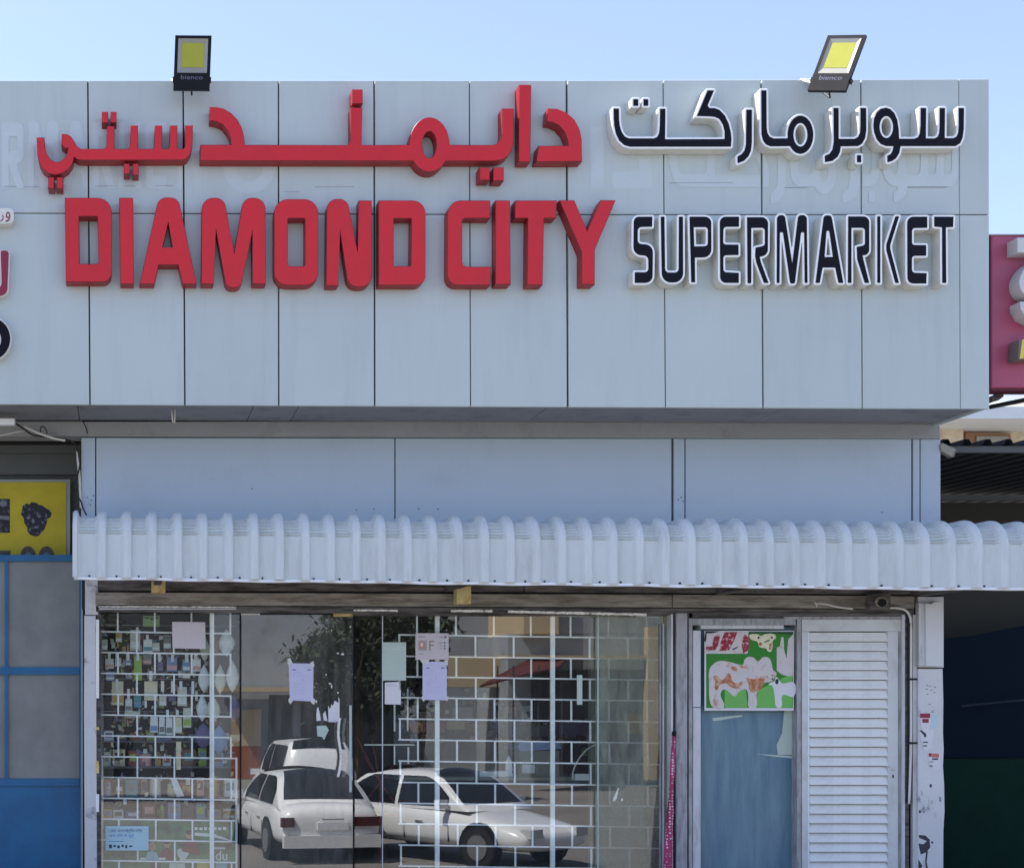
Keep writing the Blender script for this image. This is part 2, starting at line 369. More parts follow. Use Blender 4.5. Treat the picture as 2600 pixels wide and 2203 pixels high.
# ------------------------------------------------------------------ ground and street
YF, YW, YG = 12.0, 12.82, 12.92                    # fascia face, wall face, window glass
def slab(name, a, b, m, parent=None): return MB().box(a, b).make(name, m, parent)
st = slab('street', (-120, -140, -.3), (120, 11.0, 0), M['street']); tag(st, kind='structure')
gr = slab('ground', (-400, -400, -.6), (400, 400, -.304), M['street']); tag(gr, kind='structure')
pv = slab('pavement', (-40, 11.0, -.3), (40, 12.9, .78), M['pave']); tag(pv, kind='structure')

# ------------------------------------------------------------------ the shop building
B = thing('shop_building', (3.5, 13.0, .78), 'single storey shop with silver panel fascia, blue-grey wall and glass front', 'building')
topx = [-260, -20, 223, 465, 707, 950, 1192, 1439, 1684, 1933, 2186, 2435, 2511]
botx = [-258, -14, 228.5, 469.5, 708, 951.8, 1195, 1442, 1690, 1938, 2190, 2439, 2512]
gapw = [4, 3, 3.6, 3.8, 3.4, 4, 2.6, 5, 2.6, 4, 3, 1.6, 0]
def xs_at(k, y): t = (y - 204) / (1034 - 204); return topx[k] + (botx[k] - topx[k]) * t
def ytop(x): return 204.5 - 3.5 * max(0, (x - 1440) / 1070)
def yseam(x): return 541 + 4 * min(1, max(0, x / 1440))
def ybot(x): return 1026 + 12 * max(0, x) / 2512
for k in range(12):
    g0, g1 = gapw[k] / 2, gapw[k + 1] / 2
    for r_ in range(2):
        xa = (xs_at(k, 204) + g0, xs_at(k, 541) + g0, xs_at(k, 1034) + g0)
        xb = (xs_at(k + 1, 204) - g1, xs_at(k + 1, 541) - g1, xs_at(k + 1, 1034) - g1)
        if r_ == 0: pts = [(xa[0], ytop(xa[0])), (xb[0], ytop(xb[0])), (xb[1], yseam(xb[1]) - 1.2), (xa[1], yseam(xa[1]) - 1.2)]
        else: pts = [(xa[1], yseam(xa[1]) + 1.3), (xb[1], yseam(xb[1]) + 1.3), (xb[2], ybot(xb[2])), (xa[2], ybot(xa[2]))]
        o = quadslab('fascia_panel', pts, YF + random.uniform(-.0015, .0015), YF + .03, M['panel'], B, .0035)
prism('fascia_backing', [[(-270, 208), (2506, 204), (2507, 1033), (-270, 1021)]], YF + .032, YF + .06, M['joint'], B)
# soffit, return and roof of the fascia
def hquad(name, xa, ya, xb, yb, Y0, Y1, th, m, parent):   # a slab lying at the height of these photo points (as seen at Y0)
    a = P(xa, ya, Y0); b = P(xb, yb, Y0)
    v = [(a.x, Y0, a.z), (b.x, Y0, b.z), (b.x, Y1, b.z), (a.x, Y1, a.z)]; v += [(x, y, z + th) for x, y, z in v]
    f = [(0, 3, 2, 1), (4, 5, 6, 7), (0, 1, 5, 4), (1, 2, 6, 5), (2, 3, 7, 6), (3, 0, 4, 7)]
    return mesh_obj(name, v, f, m, parent)
cuts = [-270, 196, 646, 763, 1400, 2000, 2507]
for a, b in zip(cuts[:-1], cuts[1:]):
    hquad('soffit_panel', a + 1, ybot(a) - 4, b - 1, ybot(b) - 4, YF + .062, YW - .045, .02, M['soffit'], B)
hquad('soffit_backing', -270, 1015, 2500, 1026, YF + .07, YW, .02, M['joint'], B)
fr = P(2511, 0, YF).x
slab('fascia_return', (fr - .03, YF + .032, P(0, 1036, YF).z), (fr, YW + .3, P(0, 202, YF).z), M['panel'], B)
slab('roof', (-6, YF + .062, P(0, 215, YF).z - .05), (fr - .032, 20, P(0, 215, YF).z), M['slab'], B)
wr = P(2388, 0, YW).x; wl = P(205, 0, YW).x
# beam under the soffit
for a, b in ((-300, 222), (222, 2386)):
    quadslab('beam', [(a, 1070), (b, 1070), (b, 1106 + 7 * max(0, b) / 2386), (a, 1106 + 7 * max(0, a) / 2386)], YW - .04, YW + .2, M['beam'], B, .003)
slab('side_wall', (wr - .2, YW + .32, .78), (wr - .002, 20, P(0, 1040, YF).z), M['wall'], B)
slab('left_wall', (wl + .02, YW + .5, .78), (wl + .2, 20, P(0, 1040, YF).z), M['beam'], B)
slab('rear_wall', (-6, 20, .78), (wr, 20.2, P(0, 215, YF).z), M['beam'], B)
slab('rear_upper_wall', (-6, YW + .3, P(0, 1107, YW).z), (wr - .003, YW + .5, P(0, 230, YF).z), M['dark'], B)
# wall cladding above the awning
cl = [(207, 241.5, 0), (244.5, 1001.5, 0), (1004.5, 1705, 0), (1711, 1738, .006), (1741, 2314, 0), (2319, 2335, .004), (2338, 2388, 0)]
for a, b, pr in cl:
    quadslab('wall_panel', [(a, 1111 + 4 * a / 2388), (b, 1111 + 4 * b / 2388), (b, 1470), (a, 1470)], YW - pr, YW + .03, M['wall'], B, .002)
prism('wall_backing', [[(208, 1100), (2386, 1100), (2386, 1545), (208, 1545)]], YW + .034, YW + .06, M['joint'], B)
prism('wall_core', [[(210, 1100), (2380, 1100), (2380, 1548), (210, 1548)]], YW + .064, YW + .3, M['inside'], B)
slab('neighbour_fascia', (-30, YF, P(0, 1026, YF).z), (P(-264, 0, YF).x, YF + .06, P(0, 205, YF).z), M['panel'], B)
slab('neighbour_roof', (-30, YF + .062, P(0, 1026, YF).z), (-6.01, 20, P(0, 215, YF).z), M['beam'], B)
hole0 = None
for x, y in ((640, 1240), (905, 1294), (950, 1292), (1063, 1291), (1112, 1292), (222, 1262), (232, 1270), (229, 1281), (237, 1258), (1722, 1268), (1735, 1272), (1730, 1262), (2240, 1300)):
    Yh = YW - .003 - (.006 if 1700 < x < 1740 else 0); c = P(x, y, Yh)
    if hole0 is None: hole0 = pbox('fixing_hole', x - 1.3, y - 1.3, x + 1.3, y + 1.3, Yh, Yh + .003, M['dark'], B); hc = c
    else: again(hole0, c - hc, B)

# ------------------------------------------------------------------ ghost marks left by removed letters
seams = [(xs_at(k, 400), gapw[k]) for k in range(1, 12)]
def ghost(loops, m, Y=YF - .0022, ring=0.0):
    L = []
    for l in loops: L.append([(q.x, q.z) for q in (P(p[0], p[1], Y) for p in l)])
    if area(L[0]) == 0: return
    tri = tessellate_polygon([[Vector((x, z, 0)) for x, z in q] for q in L])
    V_ = [(x, Y, z) for q in L for x, z in q]
    bm = bmesh.new(); vs = [bm.verts.new(v) for v in V_]
    for t in tri:
        try: bm.faces.new([vs[i] for i in t])
        except ValueError: pass
    for sx, g in seams + [(1e9, 0)]:
        if sx > 1e8: continue
        for e in (-g / 2 - 1, g / 2 + 1):
            bmesh.ops.bisect_plane(bm, geom=bm.verts[:] + bm.edges[:] + bm.faces[:], plane_co=P(sx + e, 400, Y), plane_no=(1, 0, 0))
        xa, xb = P(sx - g / 2 - 1, 0, Y).x, P(sx + g / 2 + 1, 0, Y).x
        bmesh.ops.delete(bm, geom=[f for f in bm.faces if xa < f.calc_center_median().x < xb], context='FACES')
    za = P(0, yseam(700) - 3, Y).z
    bmesh.ops.bisect_plane(bm, geom=bm.verts[:] + bm.edges[:] + bm.faces[:], plane_co=(0, 0, za), plane_no=(0, 0, 1))
    bmesh.ops.delete(bm, geom=[f for f in bm.faces if f.calc_center_median().z < za], context='FACES')
    v = [tuple(q.co) for q in bm.verts]; bm.verts.index_update(); f = [[q.index for q in x.verts] for x in bm.faces]; bm.free()
    if f: mesh_obj('faded_letter_mark', v, f, m, B, fix=False)

# ------------------------------------------------------------------ sign lettering
YL = 11.87
def sign(name, label, px, py):
    return thing(name, P(px, py, YF), label, 'sign lettering')
DC = sign('latin_sign', 'large red raised letters reading DIAMOND CITY across the middle of the silver fascia', 860, 725)
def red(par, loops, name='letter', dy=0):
    return prism(name, loops, YL + dy, YF - .004, M['red'], par, .004, mats=[M['red'], M['red_edge'], M['red_side_shaded']])
D1 = [fil(z1([(428, 838), (738, 838, 95), (738, 1395, 62), (435, 1395)])), fil(z1([(522, 962), (645, 962, 8), (651, 1275, 12), (525, 1275)]))]
I1 = [z1([(787, 838), (880, 838), (885, 1408), (795, 1408)])]
A1 = [fil(z1([(922, 1408), (1048, 836, 62), (1178, 836, 62), (1300, 1408), (1208, 1408), (1178, 1282), (1048, 1282), (1020, 1408)])), z1([(1112, 1000), (1140, 1165), (1075, 1165)])]
M1 = [fil(z1([(1330, 1408), (1334, 838, 76), (1482, 838, 66), (1548, 1207), (1608, 838, 66), (1754, 838, 76), (1757, 1408), (1668, 1408), (1667, 1045), (1592, 1432, 46), (1495, 1432, 46), (1424, 1035), (1412, 1408)]))]
O1 = [fil(z2([(748, 990, 108), (1090, 990, 108), (1090, 1656, 100), (748, 1656, 100)])), fil(z2([(854, 1139, 12), (988, 1139, 12), (988, 1508, 20), (854, 1508, 20)]))]
N1 = [fil(z2([(1150, 1660), (1156, 988, 82), (1314, 988, 72), (1398, 1412), (1402, 1000), (1503, 1000), (1503, 1668, 82), (1322, 1668, 82), (1255, 1222), (1245, 1660)]))]
D2 = [fil(z2([(1556, 1000), (1918, 1000, 100), (1918, 1655, 75), (1556, 1655)])), fil(z2([(1672, 1140), (1810, 1140, 8), (1806, 1508, 14), (1672, 1508)]))]
C1 = [fil(z3([(745, 1000), (745, 1138), (528, 1138, 26), (528, 1512, 42), (752, 1512), (745, 1655), (412, 1655, 82), (415, 1000, 105)]))]
I2 = [z3([(785, 1000), (898, 1000), (903, 1650), (785, 1650)])]
T1 = [z3([(938, 1000), (1260, 1000), (1252, 1138), (1160, 1138), (1150, 1655), (1030, 1655), (1035, 1138), (935, 1138)])]
Y1 = [z3([(1278, 998), (1395, 998), (1493, 1235), (1598, 998), (1715, 998), (1553, 1380), (1553, 1650), (1450, 1650), (1450, 1400)])]
for i, g in enumerate([D1, I1, A1, M1, O1, N1, D2, C1, I2, T1, Y1]): red(DC, g, dy=.0012 * (i % 3))

AR = sign('arabic_sign', 'red raised Arabic lettering above the red DIAMOND CITY letters', 790, 420)
E = z2(ell(1948, 570, 156, 212, 0, 360, 48))
def epts(a0, a1, n=20): return z2(ell(1948, 570, 156, 212, a0, a1, n))
dalbar = (z2([(178, 570), (418, 570), (412, 520), (390, 465), (350, 415), (300, 392), (250, 385), (250, 278), (300, 279), (362, 292), (420, 328), (468, 380), (500, 440), (515, 500), (522, 570), (1310, 573), (1330, 560), (1338, 535), (1338, 283), (1430, 283), (1424, 573)])
          + epts(180, 360, 24) + z2([(2433, 573), (2462, 566), (2486, 545), (2502, 510), (2508, 470), (2508, 290), (2600, 290), (2597, 560), (2580, 625), (2545, 668), (2500, 690), (2440, 697)])
          + epts(37, 143, 16) + z2([(178, 695)]))
red(AR, [dalbar, z2(ell(1948, 570, 55, 103))])
red(AR, [z3([(1190, 290), (1262, 293), (1330, 320), (1395, 375), (1435, 450), (1452, 530), (1455, 700), (1100, 703), (1118, 578), (1348, 578), (1342, 530), (1318, 470), (1272, 420), (1225, 398), (1182, 393)])], dy=.001)
red(AR, [z3([(967, 108), (1062, 108), (1055, 705), (965, 705)])], dy=.002)
for q in ((1350, 143, 1433, 255),): red(AR, [z2([(q[0], q[1]), (q[2], q[1]), (q[2], q[3]), (q[0], q[3])])], 'dot')
for q in ((662, 745, 742, 845), (768, 745, 850, 850)): red(AR, [z3([(q[0], q[1]), (q[2], q[1]), (q[2], q[3]), (q[0], q[3])])], 'dot')
siti = z1([(242, 440), (293, 440), (297, 510), (310, 550), (335, 585), (365, 602), (400, 597), (430, 572), (445, 540), (448, 512), (430, 512), (405, 490), (408, 415), (440, 417), (468, 432), (490, 465), (508, 497), (535, 515), (690, 515), (702, 500), (707, 365), (757, 365), (757, 515), (845, 515), (858, 500), (862, 360), (912, 360), (912, 515), (1008, 515), (1020, 500), (1022, 360), (1072, 360), (1072, 515), (1112, 515), (1120, 500), (1122, 360), (1172, 360), (1172, 515), (1212, 515), (1222, 500), (1222, 360), (1275, 360), (1272, 490), (1262, 540), (1240, 575), (1212, 590), (545, 592), (515, 588), (490, 570), (478, 615), (450, 652), (410, 678), (365, 688), (320, 678), (282, 650), (260, 610), (248, 560)])
red(AR, [siti], 'letter', .001)
for q in ((672, 270, 715, 345), (730, 270, 770, 343), (818, 612, 857, 682), (877, 612, 917, 690), (318, 702, 357, 778), (374, 702, 416, 778)):
    red(AR, [z1([(q[0], q[1]), (q[2], q[1]), (q[2], q[3]), (q[0], q[3])])], 'dot')

NAVY_LATIN = [
 [fil(z6([(492, 140), (490, 258), (322, 262, 45), (320, 458, 48), (500, 470, 110), (495, 917, 85), (287, 918), (287, 792), (447, 792, 45), (445, 600, 55), (270, 585, 110), (275, 140, 62)]))],
 [fil(z6([(592, 140), (635, 140), (643, 795, 45), (802, 795, 45), (805, 140), (852, 140), (855, 913, 110), (605, 913, 110)]))],
 [fil(z6([(930, 140), (1184, 140, 75), (1187, 618, 95), (992, 620), (995, 910), (950, 910)])), fil(z6([(978, 264), (1145, 262, 35), (1145, 486, 40), (985, 488)]))],
 [fil(z6([(1512, 140), (1510, 258), (1328, 260, 38), (1325, 466, 30), (1505, 468), (1505, 590), (1326, 593, 36), (1328, 790, 36), (1508, 800), (1508, 917), (1290, 917, 70), (1285, 140, 70)]))],
 [fil(z6([(1605, 146), (1852, 146, 75), (1850, 592, 80), (1755, 610), (1765, 665), (1858, 918), (1805, 918), (1715, 680), (1700, 600), (1705, 503), (1815, 480, 38), (1815, 270, 36), (1655, 272), (1655, 920), (1612, 920)]))],
 [fil(z7([(68, 603), (70, 80, 30), (130, 80, 26), (188, 455), (234, 80, 26), (300, 80, 30), (306, 603), (284, 603), (280, 212, 8), (256, 212, 8), (208, 608, 14), (172, 608, 14), (116, 212, 8), (92, 212, 8), (90, 603)]))],
 [fil(z7([(368, 603), (432, 82, 26), (490, 82, 26), (582, 603), (545, 603), (520, 485), (422, 485), (400, 603)])), fil(z7([(437, 403), (452, 200, 10), (474, 200, 10), (502, 403)]))],
 [fil(z7([(620, 90), (782, 90, 45), (782, 388, 42), (730, 390), (738, 425), (782, 603), (748, 603), (690, 420), (686, 325), (750, 312, 24), (750, 178, 24), (645, 178), (645, 603), (618, 603)]))],
 [z7([(845, 90), (868, 90), (868, 603), (845, 603)])],
 [z7([(985, 90), (1013, 90), (945, 310), (945, 342), (1012, 603), (984, 603), (915, 352), (915, 305)])],
 [fil(z7([(1230, 92), (1230, 178), (1113, 180, 24), (1112, 310, 20), (1222, 312), (1222, 393), (1112, 395, 22), (1112, 524, 26), (1226, 528), (1223, 608), (1078, 608, 46), (1076, 92, 48)]))],
 [z7([(1285, 92), (1433, 92), (1430, 172), (1374, 174), (1377, 603), (1347, 603), (1345, 174), (1285, 168)])],
]
NAVY_ARABIC = [
 ([z4([(203, 750), (248, 750), (250, 850), (258, 910), (275, 960), (300, 995), (335, 1012), (555, 1012), (585, 1000), (603, 965), (609, 900), (612, 752), (658, 752), (655, 1020), (1180, 1018), (1180, 950), (1165, 890), (1135, 842), (1095, 823), (1050, 818), (936, 815), (1030, 590), (1086, 590), (1030, 722), (1045, 745), (1090, 745), (1135, 762), (1180, 808), (1215, 880), (1235, 960), (1240, 1020), (1235, 1085), (345, 1085), (295, 1070), (250, 1030), (222, 970), (208, 900), (203, 830)])], 'letter'),
 ([z4([(376, 667), (418, 667), (418, 725), (376, 725)])], 'dot'), ([z4([(466, 667), (506, 667), (506, 725), (466, 725)])], 'dot'),
 ([z4([(1372, 760), (1420, 760), (1420, 1050), (1412, 1120), (1390, 1170), (1350, 1210), (1295, 1232), (1293, 1172), (1330, 1150), (1355, 1118), (1368, 1065)])], 'letter'),
 ([z4([(1503, 590), (1548, 590), (1550, 920), (1558, 965), (1575, 995), (1610, 1012), (1725, 1012)]) + z4(ell(1848, 980, 113, 168, 170, 360 + 142, 30)) + z4([(1752, 1080), (1585, 1082), (1545, 1065), (1518, 1030), (1505, 975)]), z4(ell(1848, 980, 62, 104))], 'letter'),
 ([z5([(405, 745), (449, 745), (450, 1016), (590, 1016), (620, 1000), (638, 965), (642, 910), (643, 745), (691, 745), (693, 940), (683, 1010), (655, 1060), (620, 1080), (468, 1082), (462, 1130), (440, 1175), (395, 1210), (330, 1222), (328, 1165), (368, 1148), (395, 1110), (407, 1040)])], 'letter'),
 ([z5([(612, 1160), (648, 1160), (648, 1222), (612, 1222)])], 'dot'),
 ([z5([(868, 742), (905, 755), (940, 790), (966, 850), (978, 930), (982, 1015), (1115, 1015), (1148, 1002), (1165, 970), (1172, 900), (1173, 745), (1220, 745), (1218, 1012), (1295, 1012), (1322, 998), (1336, 965), (1340, 900), (1341, 745), (1386, 745), (1384, 1010), (1460, 1010), (1490, 995), (1503, 960), (1508, 900), (1508, 745), (1554, 745), (1552, 930), (1542, 1005), (1520, 1055), (1480, 1080), (995, 1080), (984, 1140), (955, 1188), (920, 1212), (880, 1222), (878, 1165), (908, 1150), (925, 1120), (933, 1080), (870, 1080), (822, 1062), (785, 1020), (762, 955), (756, 900), (762, 840), (785, 785), (820, 752)]), z5(ell(870, 912, 60, 97))], 'letter'),
]
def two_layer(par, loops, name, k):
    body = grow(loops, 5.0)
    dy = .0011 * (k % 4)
    b = prism(name, body, YL + dy, YF - .004, M['white'], par, .003, mats=[M['white_rim'], M['white_rim'], M['white']])  # sides get a duller white than the rim, side shade in the colour
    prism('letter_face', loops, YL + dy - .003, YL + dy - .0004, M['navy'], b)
SM = sign('latin_sign', 'navy letters on white boxes reading SUPERMARKET at the right of the fascia', 2010, 725)
for k, g in enumerate(NAVY_LATIN): two_layer(SM, g, 'letter', k)
SA = sign('arabic_sign', 'navy Arabic lettering on white boxes above the word SUPERMARKET', 2000, 410)
for k, (g, n) in enumerate(NAVY_ARABIC): two_layer(SA, g, n, k)

# ghosts: the same words once hung elsewhere
for g, n in NAVY_ARABIC:
    L = [[(2436 + (p[0] - 2452) * .82, p[1] + 97) for p in l] for l in grow(g, 5.5, 2)]
    ghost(L, M['ghost'])
for g in NAVY_LATIN[4:]:
    ghost([[(8 + (p[0] - 1897) * .9, 312 + (p[1] - 547) * .95) for p in l] for l in grow(g, 5, 2)], M['ghost'])
ghost([ell(633, 425, 66, 66), ell(633, 425, 34, 36)], M['ghost'])
ghost([[(1500, 322), (1533, 322), (1533, 478), (1500, 478)]], M['ghost'])
ghost([[(1555, 438), (1624, 434), (1622, 400), (1650, 400), (1656, 440), (1656, 478), (1555, 478)]], M['ghost'])
for a, b, y in ((8, 40, 473), (60, 100, 474), (150, 168, 473), (240, 290, 472), (310, 345, 472), (395, 440, 471), (800, 900, 474), (720, 760, 487), (2305, 2405, 475), (1990, 2050, 476), (1700, 1860, 464)):
    ghost([[(a, y), (b, y - .5), (b, y + 1), (a, y + 1.3)]], M['ghostline'], YF - .003)

# sign fragments of the neighbour shop at the left
NS = thing('neighbour_sign', P(0, 760, YF), 'cut-off neighbouring shop letters at the left edge: white plate, red stroke and black round letter', 'sign lettering')
pl = prism('plate', [fil([(-260, 528), (35, 528, 14), (35, 568, 14), (-260, 568)])], YF - .1, YF - .004, M['white'], NS, .003)
def text_mesh(name, body, x0, y0, x1, y1, Y, m, parent=None, depth=.002, keep=False):
    c = bpy.data.curves.new(name, 'FONT'); c.body = body; o = bpy.data.objects.new(name, c); me = bpy.data.meshes.new_from_object(o)
    v = np.array([q.co[:] for q in me.vertices])
    if not len(v): return None
    mn, mx = v.min(0), v.max(0); a, b = P(x0, y1, Y), P(x1, y0, Y)
    sx = (b.x - a.x) / (mx[0] - mn[0]); sy = (b.z - a.z) / (mx[1] - mn[1])
    V_ = [(a.x + (p[0] - mn[0]) * sx, Y, a.z + (p[1] - mn[1]) * sy) for p in v]
    f = [tuple(p.vertices) for p in me.polygons]
    bpy.data.objects.remove(o)
    return mesh_obj(name, V_, f, m, parent, fix=False)
text_mesh('lettering', '\u0648', 14, 538, 26, 564, YF - .1035, M['rose'], pl)
text_mesh('lettering', '\u0631', 0, 545, 9, 563, YF - .1035, M['rose'], pl)
rs = prism('letter', grow([smooth([(2, 640), (4, 637), (14, 636), (21, 640), (22, 648), (19, 730), (16, 742), (8, 749), (-25, 756), (-60, 756), (-60, 738), (-10, 734), (1, 727), (4, 718)])], 3.2), YF - .07, YF - .004, M['white'], NS, .003)
prism('letter_face', [smooth([(2, 640), (4, 637), (14, 636), (21, 640), (22, 648), (19, 730), (16, 742), (8, 749), (-25, 756), (-60, 756), (-60, 738), (-10, 734), (1, 727), (4, 718)])], YF - .074, YF - .0705, M['rose'], rs)
ob = prism('letter', grow([ell(-22, 860, 48, 53)], 3.5), YF - .08, YF - .004, M['white'], NS, .003)
prism('letter_face', [ell(-22, 860, 48, 53), ell(-24, 862, 27, 30)], YF - .084, YF - .0805, M['navy'], ob)

# ------------------------------------------------------------------ floodlights on the parapet
def floodlight(tl, tr, br, bl, Y0, p, label, word):
    """photo pixels of the corners of the lamp face; the right side stands p metres deeper than the left, the top as far as a right angle needs"""
    o0 = P(*bl, Y0); av = P(*br, Y0 + p) - o0
    qs = [i * .002 - .35 for i in range(351)]
    q = min(qs, key=lambda q_: abs(av.dot(P(*tl, Y0 + q_) - o0)))
    bv = P(*tl, Y0 + q) - o0
    W_, H_ = av.length, bv.length; ux = av.normalized(); uy = (bv - ux * bv.dot(ux)).normalized(); uz = ux.cross(uy)
    if uz.y > 0: uz = -uz
    o = o0 + av / 2 + bv / 2
    t = thing('floodlight', o - Vector((0, 0, H_ / 2)), label, 'floodlight', 'floodlights on top of the fascia')
    def pt(u, v, d): return o + ux * (u - .5) * W_ + uy * (v - .5) * H_ + uz * d
    def blk(name, u0, v0, u1, v1, d0, d1, m, par=t):
        q = [pt(u0, v0, d1), pt(u1, v0, d1), pt(u1, v1, d1), pt(u0, v1, d1), pt(u0, v0, d0), pt(u1, v0, d0), pt(u1, v1, d0), pt(u0, v1, d0)]
        return mesh_obj(name, q, [(0, 1, 2, 3), (7, 6, 5, 4), (0, 4, 5, 1), (1, 5, 6, 2), (2, 6, 7, 3), (3, 7, 4, 0)], m, par)
    hs = blk('housing', 0, 0, 1, 1, -.035, -.012, M['black'])
    # front rim: four bars and the plate carrying the driver
    blk('rim', 0, .31, .09, 1, -.012, .0, M['black'], hs); blk('rim', .91, .31, 1, 1, -.012, .0, M['black'], hs)
    blk('rim', .09, .945, .91, 1, -.012, .0, M['black'], hs); blk('driver_cover', 0, 0, 1, .31, -.012, .004, M['black'], hs)
    # sloping reflector tray
    V_ = [pt(.09, .31, -.001), pt(.91, .31, -.001), pt(.91, .945, -.001), pt(.09, .945, -.001), pt(.2, .43, -.011), pt(.8, .43, -.011), pt(.8, .86, -.011), pt(.2, .86, -.011)]
    mesh_obj('reflector', V_, [(0, 1, 5, 4), (1, 2, 6, 5), (2, 3, 7, 6), (3, 0, 4, 7), (4, 5, 6, 7)], M['reflector'], t)
    blk('led_panel', .19, .42, .81, .87, -.0105, -.008, M['led'])
    for q in range(9): blk('fin', .05 + q * .1, .08, .07 + q * .1, .95, -.06, -.035, M['black'], hs)
    # yoke bracket to the parapet
    for u in (-.03, 1.0):
        blk('bracket', u, .17, u + .03, .24, -.06, -.0, M['black'])
    e0 = pt(-.015, .2, -.06); e1 = pt(1.015, .2, -.06); back0 = Vector((e0.x, YF + .05, P(0, 206, YF).z + .03)); back1 = Vector((e1.x, YF + .05, P(0, 206, YF).z + .03))
    mb = MB(); mb.tube([e0, back0], .012, 4); mb.tube([e1, back1], .012, 4); mb.tube([back0, back1], .014, 4); mb.make('yoke', M['slab'], t)
    c = bpy.data.curves.new('x', 'FONT'); c.body = word; oo = bpy.data.objects.new('x', c); me = bpy.data.meshes.new_from_object(oo)
    v = np.array([q.co[:] for q in me.vertices]); mn, mx = v.min(0), v.max(0)
    V_ = [pt(.2 + (p[0] - mn[0]) / (mx[0] - mn[0]) * .6, .19 + (p[1] - mn[1]) / (mx[1] - mn[1]) * .075, .0048) for p in v]
    f = [tuple(p.vertices) for p in me.polygons]; bpy.data.objects.remove(oo)
    mesh_obj('lettering', V_, f, flat('faint_print', (110, 110, 130)), t, fix=False)
    mb = MB()
    mb.tube([pt(.5, .05, -.06), pt(.5, -.0, -.12), Vector((pt(.5, 0, 0).x, YF + .03, P(0, 204, YF).z + .02))], .008, 6); mb.make('cable', M['cable'], t)
    return t
floodlight((445, 90), (540, 91), (532, 229), (440, 228), 11.75, -.02, 'square black floodlight with yellow lamp facing straight out, above the red lettering', 'bienco')
floodlight((2102, 90), (2200, 90), (2146, 231), (2050, 230), 11.8, -.2, 'black floodlight twisted askew on its bracket above the navy Arabic lettering', 'bienco')

